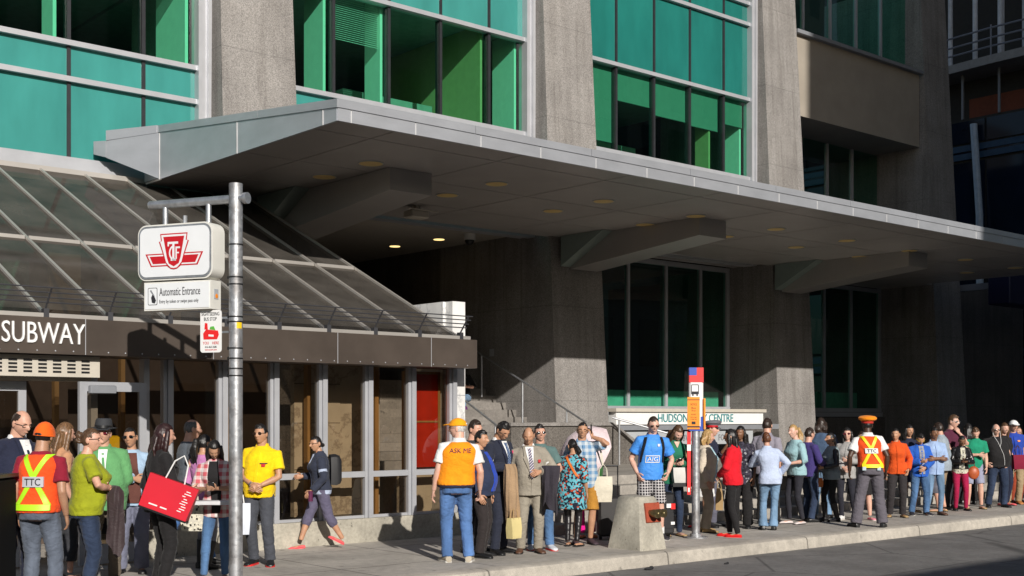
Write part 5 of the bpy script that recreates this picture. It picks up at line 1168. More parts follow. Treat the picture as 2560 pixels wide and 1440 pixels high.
# jersey
JER = cloth((.06, .28, .78), rough=.6); JND = plain('jersey_navy', (.01, .02, .08), .6)
p = person('man in a sky blue football jersey and checked shorts with sunglasses', 13.03, 12.0, 1.76, 4, [('jersey', JER, dict(infl=.024, hem=.83, collar=JND))], (cloth((.025, .022, .026), 'check', (.6, .58, .58), sc_=1.0), 'straight', .98), hair=('crop', HD), skin='fair', glasses=(BLACK, plain('brown_lens', (.03, .012, .006), .15), 1.0), hpitch=16, arms=('pocket', 'pocket'), w=1.04, shoes=('sneaker', plain('navy_plimsoll', (.02, .018, .025), .7), SOLE), feet=stance(.13, 14))
for a in ((-.1, .1, 1.165, 1.175), (-.1, .1, 1.075, 1.085), (-.1, -.092, 1.085, 1.165), (.092, .1, 1.085, 1.165)): strip(p, [(a[2], a[0], a[1]), (a[3], a[0], a[1])], WHITE, 'badge_frame', infl=.032)
backtext(p, 'AIG', 1.095, .15, .06, WHITE, .034, False); 
strip(p, [(1.3, -.085, -.055), (1.335, -.09, -.05)], SILV, 'crest', infl=.03)
for a in (1, -1):
    strip(p, [(1.08, a * .15, a * .168), (1.28, a * .125, a * .16), (1.43, a * .09, a * .13)], BLACK, 'backpack_strap', infl=.034)
    S, E_ = p.arm[0 if a > 0 else 1][:2]; g = MB()
    for dd in (-.014, 0, .014): g.tube([S + Vector((0, dd, .066)), S.lerp(E_, .3) + Vector((a * .066, dd, .02)), S.lerp(E_, .62) + Vector((a * .068, dd, .01))], .0038, 5)
    g.build('sleeve_stripe', JND, p.ob, True)
for lg in p.leg: g = MB(); K, A = lg[1], lg[2]; g.tube([A - Vector((0, 0, .03)), A, A.lerp(K, .22)], [.05, .046, .05], 12); g.build('sock', WHT, p.ob, True)
p = person('woman in a green sweater looking down at her phone beside the bus stop post', 13.6, 12.1, 1.65, 10, [('sweater', cloth((.02, .17, .095)), dict(sleeve='long', infl=.022, hem=.8))], (JEAND, 'slim', None), hair=('long', HBR), skin='fair', sex='f', hpitch=32, arms=('text', 'text'), shoes=('sandal', TANB), feet=stance(.09, 12))
strip(p, [(1.36, -.004, .004), (1.45, -.045, .045)], skinmat('fair'), 'neckline', infl=.028); phone(p, 1, 'phone in the hands of the woman in the green sweater')
c = (-.1, .2, 1.2); o = bag(p, 'grey_handbag', .36, .12, .25, c, plain('grey_leather', (.5, .49, .46), .5), BLACK, 'pale grey handbag with a dark base against the green sweater', handle=.14); strap(p, o, c, [(-.22, .18, 1.02), (-.14, .14, 1.3), (-.1, .06, 1.45), (-.08, -.06, 1.44)], TANB)
g = MB(); g.box(-.29, .09, .13, .27, .77, .83); childof(o, p, g, 'base', BLACK, c)
p = person('blonde woman in a beige cardigan over pale blue behind the bus stop post', 14.45, 12.23, 1.55, 82, [('top', cloth((.4, .62, .72)), dict(infl=.016, hem=.84)), ('cardigan', cloth((.6, .52, .42)), dict(sleeve='long', infl=.03, hem=.74))], (cloth((.42, .35, .27)), 'straight', None), hair=('bob', HBL), skin='light', sex='f', w=1.1, belly=.05, shoes=('shoe', TANB), arms=('down', 'down'))
strip(p, [(.86, -.07, .12), (1.44, -.03, .07)], cloth((.4, .62, .72)), 'top_front', infl=.036)
bag(p, 'tan_bag', .22, .12, .36, (.02, .24, .86), TANB, TANB, 'soft tan bag hanging at the beige trousers', handle=.12)
p = person('guard in a grey peaked cap with a red band and a navy jacket', 15.15, 12.75, 1.66, 76, [('jacket', NAV, dict(sleeve='long', infl=.03, hem=.82, collar=WHT))], (cloth((.12, .12, .16)), 'straight', None), hair=('crop', HD), skin='light', hat=('peaked', plain('cap_grey', (.16, .16, .18), .7), RED))
p = person('woman with straight black hair in a bright red jacket and red flat shoes', 14.17, 11.47, 1.56, -112, [('jacket', cloth((.68, .008, .02)), dict(sleeve='long', infl=.03, hem=.84, collar=True))], (BLK, 'slim', None), hair=('long', HB), skin='tan', sex='f', arms=('clasp', 'clasp'), shoes=('flat', REDB, REDB), hyaw=15, feet=(((.07, .08), 0, 0), ((-.07, -.08), 0, 0)))
p = person('woman in a magenta top and white skirt behind the red jacket', 15.0, 12.75, 1.42, -40, [('top', cloth((.5, .02, .2)), dict(sleeve='short'))], (WHT, 'skirt', .6), hair=('long', HD), skin='tan', sex='f', shoes=('flat', REDB))
p = person('dark haired woman raising a hand with a bracelet in a black patterned blouse', 15.42, 12.3, 1.6, -28, [('blouse', cloth((.02, .018, .028), 'floral', ((.05, .045, .07), (.3, .3, .32))), dict(sleeve='elbow', hem=.74, infl=.024))], (BLK, 'wide', None), hair=('verylong', HB), skin='brown', sex='f', arms=('up', 'down'), w=1.08)
p = person('woman with short auburn hair in a pale blue shirt and flared jeans seen from behind', 15.44, 11.81, 1.5, 172, [('shirt', cloth((.5, .58, .76)), dict(sleeve='long', infl=.026, hem=.82, collar=True))], (JEANL, 'bell', None), hair=('short', (.12, .045, .02)), skin='light', sex='f', w=1.1, arms=(((.22, .1, 1.0), (1, -.5, 0)), ((.05, .25, 1.2), (1, -.2, -.3))), feet=stance(.09, 8))
p = person('man with dark hair in a grey shirt facing away beside the pillar', 16.3, 12.5, 1.72, 148, [('shirt', cloth((.28, .26, .31)), dict(infl=.024, hem=.82, collar=True))], (BLK, 'straight', None), hair=('short', HD), skin='light')
p = person('woman with a blonde ponytail in a pale teal top holding an iced drink', 16.67, 12.18, 1.62, -66, [('sweater', cloth((.3, .48, .52)), dict(sleeve='elbow', infl=.024, hem=.85))], (cloth((.022, .022, .03)), 'legging', None), hair=('pony', HBL), skin='fair', sex='f', arms=('carry', 'carry'), shoes=('flat', plain('white_pump', (.7, .62, .6), .5)), bust=.045, feet=(((.09, .1), 10, 0), ((-.09, -.04), -15, 0)))
W_ = p.arm[0][2]; c = W_ + Vector((-.03, .1, .05)); g = MB(); g.tube([c - Vector((0, 0, .07)), c + Vector((0, 0, .07))], [.032, .042], 14); o = held(p, g, 'drink_cup', plain('amber_drink', (.5, .24, .05), .25), c, 'iced drink in a clear cup with a green straw', 'cup')
g = MB(); g.tube([c + Vector((0, 0, .07)), c + Vector((.01, 0, .2))], .006, 6); childof(o, p, g, 'straw', plain('green_straw', (.01, .25, .1), .4), c)
c = (.26, .0, 1.0); bag(p, 'black_handbag', .26, .13, .25, c, LEATH, BLACK, 'shiny black handbag beside the blonde ponytail', handle=.18)

# ---- right group
p = person('man in a purple sweater and dark indigo jeans turned away', 17.15, 12.3, 1.56, 118, [('sweater', cloth((.05, .035, .16)), dict(sleeve='long', infl=.022))], (JEAND, 'straight', None), hair=('short', HD), skin='light', arms=('carry', 'down'))
p = person('tall person with shaggy brown hair in a blue denim jacket', 17.9, 12.55, 1.73, 165, [('jacket', cloth((.05, .085, .15), 'jean'), dict(sleeve='long', infl=.03, hem=.84, collar=True))], (JEANL, 'straight', None), hair=('bob', HD), skin='light', arms=('carry', 'down'))
p = person('woman in a grey vest with black leather sleeves, leggings and tall boots', 17.51, 12.1, 1.48, -76, [('jacket', LEATH, dict(sleeve='long', infl=.016, hem=.88)), ('vest', cloth((.24, .29, .31)), dict(sleeve='none', infl=.03, hem=.82))], (BLK, 'legging', None), hair=('lowpony', HB), skin='tan', sex='f', shoes=('boot', LEATH), arms=('carry', 'carry'), feet=(((.09, .1), 5, 0), ((-.09, -.06), -10, 0)))
bag(p, 'orange_handbag', .2, .1, .18, (.1, .22, 1.05), plain('orange_leather', (.5, .14, .03), .4), BRASS, 'small orange handbag on a chain at the leather sleeves', handle=.2)
p = person('woman with very long black hair and red sunglasses in a light grey jacket', 17.98, 12.11, 1.56, -22, [('top', cloth((.3, .3, .45)), {}), ('jacket', cloth((.36, .35, .34)), dict(sleeve='long', infl=.03, hem=.78))], (cloth((.02, .02, .03)), 'slim', None), hair=('verylong', HB), skin='fair', glasses=(BLACK, plain('red_lens', (.12, .012, .02), .15), 1.2), sex='f', arms=('clasp', 'text'), shoes=('sneaker', WHITE, SOLE))
p = person('transit officer in an orange peaked cap and vest with a yellow cross on the back', 17.04, 11.08, 1.73, 177, [('shirt', WHT, dict(infl=.022, collar=True, sleeve='short', hem=.98)), ('vest', VEST, dict(sleeve='none', infl=.036, hem=.95, neck=1.44))], (cloth((.115, .105, .125)), 'wide', None), hair=('crop', HB), skin='dark', w=1.08, hat=('peaked', cloth((.92, .27, .006)), cloth((.5, .03, .02))), feet=(((.21, 0), 22, 0), ((-.2, 0), -22, 0)), arms=(((.27, .0, .88), (.6, -.8, 0)), ((.3, .0, .88), (.6, -.8, 0))))
xvest(p, YEL, 1.0, 1.2, 1.44, .042); q = strip(p, [(1.17, -.1, .1), (1.25, -.1, .1)], WHITE, 'name_panel', True, .05); backtext(p, 'TTC', 1.185, .14, .05, INK, .056, True, q)
for x in (-.11, .12): g = MB(); y = p.fy(.93, x, True, .03); g.bbox(x - .03, x + .03, y - .02, y + .02, .9, .96, .006); g.build('belt_pouch', plain('pale_cloth', (.45, .55, .6), .7), p.ob, True)
p = person('woman with bare legs and pink shoes hidden behind the transit officer', 18.2, 11.98, 1.5, 4, [('top', BLK, {})], (BLK, 'skirt', .5), hair=('long', HD), skin='fair', sex='f', shoes=('flat', plain('pink_shoe', (.75, .25, .32), .6), SOLE))
p = person('woman in a rust orange blouse with a hand on her hip', 19.11, 11.88, 1.55, -8, [('blouse', cloth((.68, .085, .01)), dict(sleeve='long', infl=.028, hem=.84, collar=True))], (cloth((.03, .026, .028)), 'straight', None), hair=('tied', HB), skin='tan', sex='f', arms=('down', 'pocket'), shoes=('flat', TANB), feet=stance(.12, 14), hyaw=-14)
p = person('boy in yellow rimmed glasses with an open bright blue jacket', 19.81, 11.86, 1.48, 2, [('shirt', cloth((.22, .23, .26), 'plaid', (.34, .34, .36)), dict(infl=.016)), ('jacket', cloth((.02, .11, .5)), dict(sleeve='long', infl=.034, hem=.8, collar=True))], (JEAN, 'straight', None), hair=('short', HB), skin='tan', hpitch=32, glasses=(YELLOW, SPEC[1], 1.0), arms=('text', 'clasp'), shoes=('sneaker', plain('navy_plimsoll', (.02, .018, .025), .7), SOLE), feet=stance(.15, 14))
strip(p, [(.86, -.06, .06), (1.44, -.05, .05)], cloth((.22, .23, .26), 'plaid', (.34, .34, .36)), 'shirt_front', infl=.04)
p = person('woman with dark hair and bare legs standing behind the boy in blue', 20.3, 12.35, 1.6, 0, [('top', NAV, dict(sleeve='long'))], (NAV, 'skirt', .6), hair=('long', HB), skin='tan', sex='f', shoes=('flat', TANB))
p = person('black haired man with folded arms in a pale blue shirt and faded jeans', 20.06, 11.72, 1.55, 2, [('shirt', cloth((.33, .45, .68)), dict(infl=.024, hem=.8, sleeve='elbow', collar=True))], (JEANL, 'slim', None), hair=('short', HB), skin='brown', arms=('fold', 'fold'), shoes=('shoe', BRSH), feet=stance(.13, 14))
p = person('man in a loose grey blue shirt turned towards the man with folded arms', 20.85, 12.02, 1.64, -128, [('shirt', cloth((.3, .35, .4)), dict(sleeve='long', infl=.03, hem=.8, collar=True))], (cloth((.3, .22, .14)), 'straight', .9), hair=('short', HD), skin='light', arms=('down', 'down'), shoes=('sandal', TANB))
c = (-.3, .04, .86); bag(p, 'plastic_bag', .34, .14, .36, c, plain('clear_plastic', (.42, .42, .5), .15, 0, .5, 9), WHITE, 'shiny clear plastic carrier full of white and pink things', handle=.12, rot=1.2)
p = person('tall man in a maroon tee and white sunglasses with his hand at his chin', 21.6, 12.25, 1.78, 32, [('tee_shirt', cloth((.09, .016, .04)), dict(infl=.022))], (cloth((.03, .03, .04)), 'straight', None), hair=('short', HBR), skin='fair', glasses=(WHITE, LENS, 1.2), arms=('fold', 'chin'))
p = person('woman in a black leather jacket and crimson trousers reading her phone', 21.4, 11.95, 1.42, -4, [('top', cloth((.6, .58, .45), 'floral', ((.5, .48, .4), (.2, .18, .15))), dict(infl=.014)), ('jacket', LEATH, dict(sleeve='long', infl=.028, hem=.94))], (cloth((.36, .008, .06)), 'slim', None), hair=('tied', HB), skin='brown', sex='f', hpitch=28, arms=('text', 'text'), shoes=('flat', BLACK), feet=stance(.11, 14))
strip(p, [(.96, -.06, .06), (1.43, -.05, .05)], cloth((.6, .58, .45), 'floral', ((.5, .48, .4), (.2, .18, .15))), 'top_front', infl=.034); phone(p, 0, 'phone held by the woman in crimson trousers')
g = MB(); g.ell((-.27, .04, .86), (.13, .07, .15), None, 18, 12); o = held(p, g, 'slouch_bag', plain('burnt_orange_leather', (.42, .09, .025), .45, 0, .15, 12), (-.27, .04, .86), 'round burnt orange leather bag beside the crimson trousers', 'bag'); strap(p, o, (-.27, .04, .86), [(-.3, .02, .96), (-.27, .03, 1.2), (-.16, .0, 1.45)], BRSH)
p = person('man in a green tee and lilac grey shorts looking down', 22.01, 12.01, 1.58, -12, [('tee_shirt', cloth((.012, .27, .15)), dict(infl=.022, hem=.85))], (cloth((.3, .31, .42)), 'straight', .92), hair=('short', HBR), skin='fair', hpitch=30, arms=('fold', 'down'), shoes=('sandal', TANB), feet=stance(.13, 16))
p = person('bald man in black sunglasses and a black tee with white earphone wires', 22.71, 11.95, 1.61, 0, [('tee_shirt', BLK, dict(infl=.026, hem=.84))], (JEAND, 'straight', None), hair=('fringe', HGR), skin='fair', glasses=SUN, w=1.22, belly=.07, arms=('pocket', 'pocket'), feet=stance(.16, 16))
g = MB()
pts = [(x, p.fy(z, x, False, .036), z) for x, z in ((-.05, 1.42), (-.03, 1.34), (0, 1.26), (-.06, 1.1), (-.09, .98), (-.1, .88))]; g.tube([p.H((-.078, .0, -.01)), p.H((-.07, .05, -.13))] + pts, .004, 5)
g.tube([p.H((.078, .0, -.01)), p.H((.06, .06, -.13)), (.03, p.fy(1.36, .03, False, .036), 1.36), (0, p.fy(1.26, 0, False, .036), 1.26)], .004, 5); held(p, g, 'earphones', WHITE, (0, .15, 1.2), 'white earphone wires down the black tee', 'earphones')
p = person('woman with wavy brown hair in black carrying a maroon bag', 23.3, 12.1, 1.63, 20, [('top', BLK, dict(sleeve='short'))], (NAV, 'slim', None), hair=('long', HBR), skin='fair', sex='f', shoes=('flat', COIN), arms=('down', 'down'))
bag(p, 'maroon_bag', .3, .12, .3, (-.25, .12, 1.26), plain('maroon_leather', (.2, .012, .035), .4), BRSH, 'maroon leather bag between the black tee and the blue polo', handle=.2)
p = person('man in a white cap, royal blue polo and khaki trousers', 23.82, 12.17, 1.68, -10, [('polo_shirt', cloth((.02, .06, .38)), dict(infl=.022, hem=.83, collar=True))], (cloth((.36, .27, .16)), 'straight', None), hair=('crop', HBR), skin='light', hat=('cap', WHT, WHT), hyaw=10, shoes=('sneaker', plain('orange_trainer', (.45, .18, .05), .7)), arms=('down', 'down'))
strip(p, [(1.29, -.1, -.06), (1.32, -.11, -.05)], ORANGE, 'chest_emblem', infl=.03)
p = person('person in a dark top with an orange bag at the end of the queue', 24.2, 12.3, 1.56, 10, [('top', cloth((.05, .02, .06)), dict(sleeve='long'))], (cloth((.3, .05, .02)), 'slim', None), hair=('long', HBR), skin='light', sex='f')
p = person('woman with straight black hair behind the bald man in black', 23.15, 12.75, 1.62, 175, [('top', BLK, dict(sleeve='long'))], (BLK, 'straight', None), hair=('verylong', HB), skin='light', sex='f')
# seated on the stairs
p = person('person in jeans and a dark top sitting on the upper stairs', 17.4, 21.75, 1.72, -14, [('top', BLK, dict(sleeve='elbow'))], (JEANL, 'slim', None), hair=('short', HD), skin='light', arms=(((.2, .35, 1.15), (.8, 0, -1)), ((.2, .35, 1.15), (.8, 0, -1))), feet=(((.13, .46), 10, .38), ((-.12, .46), -10, .38)), z=2.07 - .80, lean=18, group='people near the stairs')
g = MB(); g.ell((-.2, .5, .5), (.12, .1, .17), None, 16, 12); g.ell((-.2, .5, .66), (.05, .04, .06), None, 10, 8); held(p, g, 'purple_bag', cloth((.1, .015, .11), rough=.6), (-.2, .5, .5), 'soft purple bag on the stairs below the sitting person', 'bag')
finish_people()
# ================================================================== STREET FURNITURE
# transit sign on its pole: local x runs along the arm, front face towards -Y
ANG = math.atan2(0.89, -0.46)
PS = empty('subway_sign_post', (5.95, 11.02, 0), 'tall galvanised post carrying the white subway sign box and small notices', 'sign post', rot=ANG)
# arm direction is +x; the face seen from the road is the +y side, so signs are built mirrored along x (xs = -1 flips lettering back)
g = MB(); g.tube([(0, 0, 0), (0, 0, 4.03)], 0.067, 20); g.tube([(0, 0, 0), (0, 0, 0.03)], 0.13, 16); g.build('post', GALV, PS, True)
g = MB(); g.tube([(-0.13, -0.0, 3.88), (1.03, -0.0, 3.88)], 0.042, 14); g.tube([(-0.14, 0, 3.88), (-0.1, 0, 3.88)], 0.056, 16)
for x in (0.32, 0.84): g.tube([(x, 0, 3.86), (x, 0, 3.64)], 0.028, 10)
g.tube([(0.6, 0, 3.66), (0.6, 0, 3.75)], 0.022, 8); g.build('arm', STEEL, PS, True)
def rrect(x0, x1, z0, z1, r, n=6):
    o = []
    for cx, cz, a0 in ((x1 - r, z1 - r, 0), (x0 + r, z1 - r, 90), (x0 + r, z0 + r, 180), (x1 - r, z0 + r, 270)):
        for k in range(n + 1): a = RAD(a0 + 90 * k / n); o.append((cx + r * math.cos(a), cz + r * math.sin(a)))
    return o
def plate(poly, y0, y1): g = MB(); return g.loft([[(x, y0, z) for x, z in poly], [(x, y1, z) for x, z in poly]])
box = plate(rrect(0.2, 1.1, 3.1, 3.66, 0.1), -0.1, 0.1).build('sign_case', SIGNE, PS, True)
plate(rrect(0.215, 1.085, 3.115, 3.645, 0.09), 0.1, 0.108).build('case_rim', STEEL, box, True)
plate(rrect(0.235, 1.065, 3.135, 3.625, 0.075), 0.108, 0.113).build('sign_face', SIGNW, box, True)
# emblem; u runs to the viewer's right = -x
cx, cz, S_ = 0.65, 3.385, 0.00158
def emb(pts, m, y0, y1, nm='emblem'):
    plate([(cx - a * S_, cz - b * S_) for a, b in pts], y0, y1).build(nm, m, box, True)
def shield(e):
    top = [(-104 - e, -112 - e), (104 + e, -112 - e), (98 + e, -66), (114 + e * 1.2, -62), (82 + e, 20)]
    arc = [(66 + e, 70), (48 + e * .8, 96 + e), (24, 112 + e), (0, 116 + e), (-24, 112 + e), (-48 - e * .8, 96 + e), (-66 - e, 70)]
    return top + arc + [(-82 - e, 20), (-114 - e * 1.2, -62), (-98 - e, -66)]
def wing(s, e): return [(s * (60), 12 - e), (s * (220 + e * 2), 12 - e), (s * (178 + e), 94 + e), (s * 40, 94 + e)]
emb(wing(1, 0), RED, 0.1131, 0.1145); emb(wing(-1, 0), RED, 0.1131, 0.1145)
emb([(s[0], s[1]) for s in wing(1, -8)], SIGNW, 0.1146, 0.1155); emb(wing(-1, -8), SIGNW, 0.1146, 0.1155)
emb(wing(1, -17), RED, 0.1156, 0.1165); emb(wing(-1, -17), RED, 0.1156, 0.1165)
emb(shield(0), RED, 0.1166, 0.1175); emb(shield(-8), SIGNW, 0.1176, 0.1185)
emb([(-80, -92), (80, -92), (52, 40), (38, 78), (0, 98), (-38, 78), (-52, 40)], RED, 0.1186, 0.1195)
def letters(s_, w_, h_, x_right_of_view, z, m, par, y, th=0.002):
    t = text_mb(s_, w_, h_, th); t.v = [(x_right_of_view - p[0], y - p[1], p[2] + z) for p in t.v]; t.build('lettering', m, par, True)
def ubar(a0, a1, b0, b1): emb([(a0, b0), (a1, b0), (a1, b1), (a0, b1)], SIGNW, 0.1196, 0.121, 'monogram')
ubar(-46, 34, -58, -44); ubar(-10, 6, -44, 62); ubar(-22, 18, 52, 62); ubar(-46, -36, -44, -30)     # large T
ubar(14, 48, -26, -15); ubar(14, 24, -15, 52); ubar(24, 40, 8, 17)                                  # second T
for c0, r, a0, a1 in (((4, 12), 44, 110, 300),):                                                     # C round both
    pts = [(c0[0] + r * math.cos(RAD(a)) * .9, c0[1] - r * math.sin(RAD(a)) * 1.1) for a in range(a0, a1 + 1, 12)]; pi_ = [(c0[0] + (r - 11) * math.cos(RAD(a)) * .9, c0[1] - (r - 11) * math.sin(RAD(a)) * 1.1) for a in range(a1, a0 - 1, -12)]
    emb(pts + pi_, SIGNW, 0.1196, 0.121, 'monogram')
lb = MB(); lb.box(0.235, 1.035, -0.085, 0.085, 2.8, 3.085); lb = lb.build('lower_sign_case', SIGNE, PS, True)
g = MB(); g.box(0.25, 1.02, 0.085, 0.09, 2.815, 3.07); g.build('sign_face', SIGNW, lb, True)
letters('Automatic Entrance', 0.49, 0.08, 0.845, 2.945, INK, lb, 0.09); letters('Entry by token or swipe pass only', 0.47, 0.045, 0.845, 2.86, INK, lb, 0.09)
g = plate(rrect(0.87, 0.985, 2.855, 3.03, 0.015), 0.0902, 0.0912); g.build('icon_frame', INK, lb, True); g = plate(rrect(0.876, 0.979, 2.861, 3.024, 0.012), 0.0913, 0.092); g.build('icon_field', SIGNW, lb, True)
g = plate([(0.935, 2.88), (0.9, 2.87), (0.885, 2.9), (0.905, 2.945), (0.93, 2.96), (0.945, 2.93)], 0.0921, 0.093); g.build('hand_icon', INK, lb, True)
g = plate([(0.9, 2.945), (0.93, 2.96), (0.96, 3.0), (0.945, 3.01)], 0.0921, 0.0928); g.build('hand_icon', GREYB, lb, True)
g = MB(); g.box(0.231, 0.235, -0.04, 0.03, 2.9, 3.0); g.build('side_sticker', plain('sticker_grey', (.4, .42, .45), .5), lb, True); g = MB(); g.ell((0.232, -0.01, 2.93), (0.003, 0.025, 0.025)); g.build('side_sticker', ORANGE, lb, True)
# sightseeing plate
sp = plate(rrect(0.15, 0.4, 2.37, 2.79, 0.03), 0.02, 0.026); sp = sp.build('sightseeing_plate', WHITE, PS, True)
letters('SIGHTSEEING', 0.21, 0.035, 0.385, 2.735, INK, sp, 0.026); letters('BUS STOP', 0.15, 0.035, 0.355, 2.685, INK, sp, 0.026); letters('YOU    HERE', 0.19, 0.028, 0.37, 2.45, RED, sp, 0.026); letters('416-463-3686', 0.14, 0.02, 0.345, 2.415, INK, sp, 0.026); letters('www.tours.com', 0.14, 0.014, 0.345, 2.39, RED, sp, 0.026)
def blob(pts, m, y=0.0262): plate(pts, y, y + 0.002).build('bus_picture', m, sp, True)
blob([(.36, 2.5), (.2, 2.5), (.18, 2.545), (.19, 2.585), (.33, 2.6), (.365, 2.56)], REDB); blob([(.35, 2.6), (.31, 2.6), (.315, 2.66), (.345, 2.665)], REDB); blob([(.29, 2.6), (.22, 2.59), (.24, 2.63), (.28, 2.625)], plain('leaf_green', (.1, .4, .05), .5)); blob([(.3, 2.55), (.24, 2.545), (.24, 2.525), (.3, 2.53)], WHITE, 0.0283)
g = MB(); g.box(0.06, 0.15, 0.0, 0.02, 2.56, 2.58); g.box(0.06, 0.15, 0.0, 0.02, 2.7, 2.72); g.build('bracket', STEEL, sp, True)
g = MB()
for z in (3.42, 3.1, 3.03, 2.71, 2.66, 2.4, 2.3, 2.2, 2.13): g.tube([(0, 0, z), (0, 0, z + 0.014)], 0.0705, 20); g.bbox(0.05, 0.09, -0.02, 0.02, z - 0.01, z + 0.024, 0.004)
g.build('clamp_band', BLACK, PS, True)
a = math.atan2(-11.02, -5.95) - ANG
g = MB(); rr = []
for z in (2.6, 2.66): rr.append([(0.0695 * math.cos(a + 0.1 + 0.85 * k / 6), 0.0695 * math.sin(a + 0.1 + 0.85 * k / 6), z) for k in range(7)] + [(0.05 * math.cos(a + 0.1 + 0.85 * k / 6), 0.05 * math.sin(a + 0.1 + 0.85 * k / 6), z) for k in range(6, -1, -1)])
g.loft(rr); g.build('yellow_sticker', YELLOW, PS, True)

# bus stop post with orange notices
BP = empty('bus_stop_post', (13.65, 11.72, 0), 'steel bus stop post with red white and blue head and orange notices', 'bus stop', rot=RAD(-40.9))
g = MB(); g.tube([(0, 0, 0), (0, 0, 1.6)], 0.058, 18); g.tube([(0, 0, 0), (0, 0, 0.02)], 0.17, 18); g.tube([(0, 0, 0.02), (0, 0, 0.06)], 0.085, 16)
for z in (1.3, 0.68): g.tube([(0, 0, z), (0, 0, z + 0.02)], 0.062, 16)
g.build('post', GALV, BP, True)
g = MB(); g.bbox(-0.1, 0.1, -0.06, 0.06, 1.54, 2.44, 0.02); hd = g.build('sign_column', WHITE, BP, True)
g = MB(); g.box(-0.102, 0.102, -0.062, 0.062, 2.23, 2.33); g.box(0.005, 0.102, -0.062, 0.062, 2.331, 2.442); g.build('red_band', REDB, hd, True)
g = MB(); g.box(-0.102, 0.004, -0.062, 0.062, 2.331, 2.442); g.box(-0.102, 0.102, -0.062, 0.062, 1.535, 1.6); g.box(0.06, 0.102, -0.0615, 0.0615, 1.601, 1.74); g.box(-.012, .02, -.061, -.05, 1.75, 2.0); g.build('blue_band', BLUE, hd, True)
g = MB()                                                             # bus pictogram
for q in ((-.07, .03, 2.19, 2.2), (-.075, -.065, 2.06, 2.19), (.025, .035, 2.06, 2.19), (-.065, .025, 2.06, 2.1), (-.06, -.04, 2.035, 2.06), (0, .02, 2.035, 2.06)): g.box(q[0], q[1], -.064, -.06, q[2], q[3])
g.build('bus_pictogram', INK, hd, True)
g = MB(); g.box(-0.13, 0.045, -0.075, -0.064, 1.56, 2.02); no = g.build('orange_notice', ORANGE, BP, True)
g = MB(); g.box(-0.13, 0.045, -0.078, -0.0755, 1.975, 1.985); g.box(-0.13, 0.045, -0.078, -0.0755, 1.585, 1.605); g.build('notice_bar', INK, no, True)
for s_, z, w_, h_ in (('NOTICE', 1.9, .09, .03), ('Bus', 1.85, .06, .028), ('Stop', 1.81, .06, .028), ('MOVED', 1.76, .07, .02), ('follow signs', 1.72, .09, .02), ('to next stop', 1.69, .09, .02)):
    t = text_mb(s_, w_, h_, .002); t.v = [(p[0] - .042 - w_ / 2, p[1] - .0752, p[2] + z) for p in t.v]; t.build('lettering', plain('notice_ink', (.2, .04, .01), .7), no, True)
g = MB(); g.bbox(-.07, -.015, -.079, -.0755, 1.63, 1.67, .001); g.build('bus_pictogram', INK, no, True)
g = MB(); g.box(0.101, 0.125, -0.09, 0.05, 1.56, 2.0); g.build('orange_notice', ORANGE, BP, True)
g = MB(); g.box(-0.125, -0.075, -0.02, 0.0, 0.62, 1.53); st = g.build('red_strip', REDB, BP, True); g = MB(); g.box(-0.128, -0.072, -0.024, 0.002, 1.25, 1.34); g.box(-.115, -.09, -.023, -.0201, .66, .72); g.build('white_band', WHITE, st, True)

# cast block with fire connection
BK = empty('fire_connection_block', (11.98, 11.3, 0), 'tapered concrete block with a brass fire hose connection on a red plate', 'fire connection')
g = MB(); w0, w1, d0, d1, h_ = .25, .165, .31, .2, .69
rings = []
for z, a, b in ((0, w0, d0), (h_ - .03, w1 + .004, d1 + .004), (h_, w1 - .02, d1 - .02)): rings.append([(-a + .02, -b, z), (a - .02, -b, z), (a, -b + .02, z), (a, b - .02, z), (a - .02, b, z), (-a + .02, b, z), (-a, b - .02, z), (-a, -b + .02, z)])
g.loft(rings); blk = g.build('block', BLOCK, BK, True)
def fyb(z): return -(d0 + (d1 - d0) * z / h_)
g = MB(); g.hexa([(-.1, fyb(.36) - .025, .36), (.17, fyb(.36) - .025, .36), (.17, fyb(.36) + .02, .36), (-.1, fyb(.36) + .02, .36)], [(-.1, fyb(.6) - .025, .61), (.17, fyb(.6) - .025, .61), (.17, fyb(.6) + .02, .61), (-.1, fyb(.6) + .02, .61)]); pl = g.build('red_plate', REDPL, BK, True)
for x in (-.02, .09):
    g = MB(); y = fyb(.48) - .02; g.tube([(x, y, .48), (x, y - .05, .48), (x, y - .055, .48), (x, y - .12, .48), (x, y - .122, .48), (x, y - .15, .48)], [.042, .042, .052, .052, .058, .058], 18); g.ell((x, y - .15, .48), (.03, .02, .03)); g.build('hose_inlet', BRASS, BK, True)
g = MB(); g.tube([(-.02, fyb(.5) - .05, .49), (.09, fyb(.5) - .05, .49)], .03, 12); g.build('inlet_body', BRASS, BK, True)

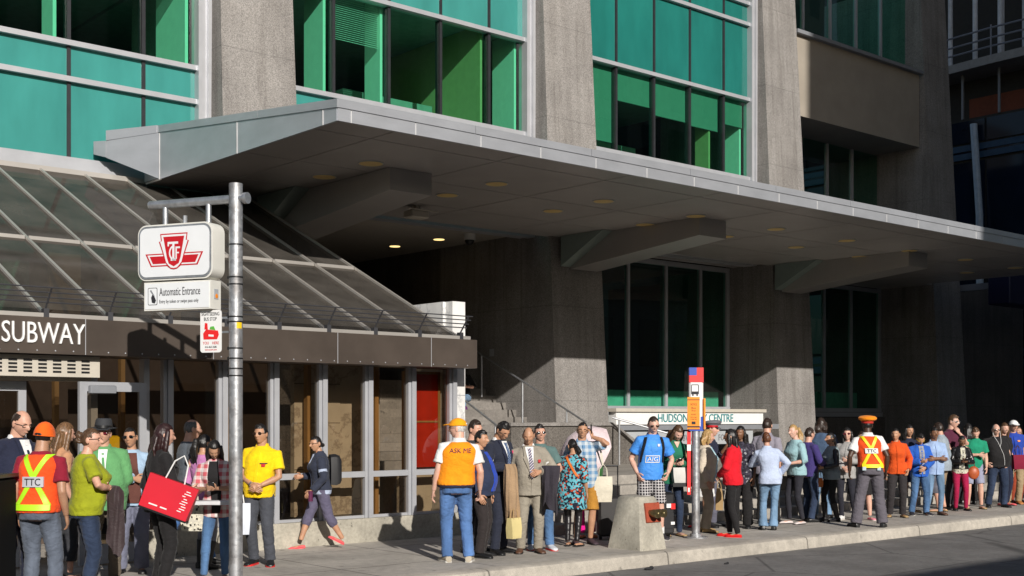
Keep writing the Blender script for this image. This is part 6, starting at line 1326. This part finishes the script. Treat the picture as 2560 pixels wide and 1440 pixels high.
# litter bin, suitcases, debris
g = MB(); g.bbox(-.25, .25, -.2, .2, 0, 1.2, .03); o = solo(g, 'litter_bin', plain('bin_black', (.006, .006, .006), .8, spec=0.12), (3.59, 11.26, 0), 'black perforated litter bin at the edge of the pavement', 'litter bin', rot=RAD(-41))
g = MB()
for i in range(9):
    for k in range(18): g.ell((-.2 + .05 * i, -.2, .08 + .055 * k), (.012, .003, .012), None, 6, 4)
g.build('perforation', RUBBER, o, True); g = MB(); g.box(-.26, .26, -.21, .21, 1.2, 1.23); g.build('lid', ALU_D, o, True)
def case(x, y, w_, d_, h_, m, label, rot, handle=.35):
    g = MB(); g.bbox(-w_ / 2, w_ / 2, -d_ / 2, d_ / 2, .05, h_, .035); o = solo(g, 'suitcase', m, (x, y, 0), label, 'suitcase', rot=rot)
    g = MB()
    for sx in (-.12, .12): g.tube([(sx, d_ * .35, h_ - .02), (sx, d_ * .35, h_ + handle)], .009, 8)
    g.tube([(-.13, d_ * .35, h_ + handle), (.13, d_ * .35, h_ + handle)], .013, 8); g.build('pull_handle', BLACK, o, True)
    for sx in (-w_ * .38, w_ * .38): MB().tube([(sx - .015, 0, .04), (sx + .015, 0, .04)], .04, 12).build('wheel', RUBBER, o, True)
    g = MB(); g.box(-w_ * .38, w_ * .38, -d_ / 2 - .012, -d_ / 2 + .02, .15, h_ * .55); g.build('pocket', m, o, True); return o
o = case(13.3, 12.05, .26, .3, .66, plain('case_black', (.013, .013, .015), .55, 0, .2, 9), 'tall black suitcase between the blue jersey and the bus stop post', RAD(-20), .02)
g = MB(); g.box(.05, .12, -.175, -.16, .42, .5); g.build('red_tag', REDB, o, True); g = MB(); g.box(-.02, .05, -.175, -.16, .44, .5); g.box(.05, .11, -.175, -.16, .2, .24); g.build('white_tag', WHITE, o, True)
case(12.55, 12.35, .38, .24, .62, plain('case_dark', (.02, .018, .018), .5, 0, .2, 9), 'small black wheeled case behind the concrete block with its handle up', RAD(-35), .42)
for x, y, s_, l in ((11.4, 10.55, .05, 'crumpled dark scrap on the road under the kerb'), (12.6, 10.3, .03, 'small dark pebble of litter lying on the road')):
    g = MB(); g.ell((0, 0, s_ * .3), (s_ * 1.6, s_ * .7, s_ * .4), None, 9, 6); g.ell((s_ * 1.1, .01, s_ * .4), (s_ * .8, s_ * .5, s_ * .5), None, 7, 5); solo(g, 'litter_scrap', RUBBER, (x, y, -.17), l, 'litter')
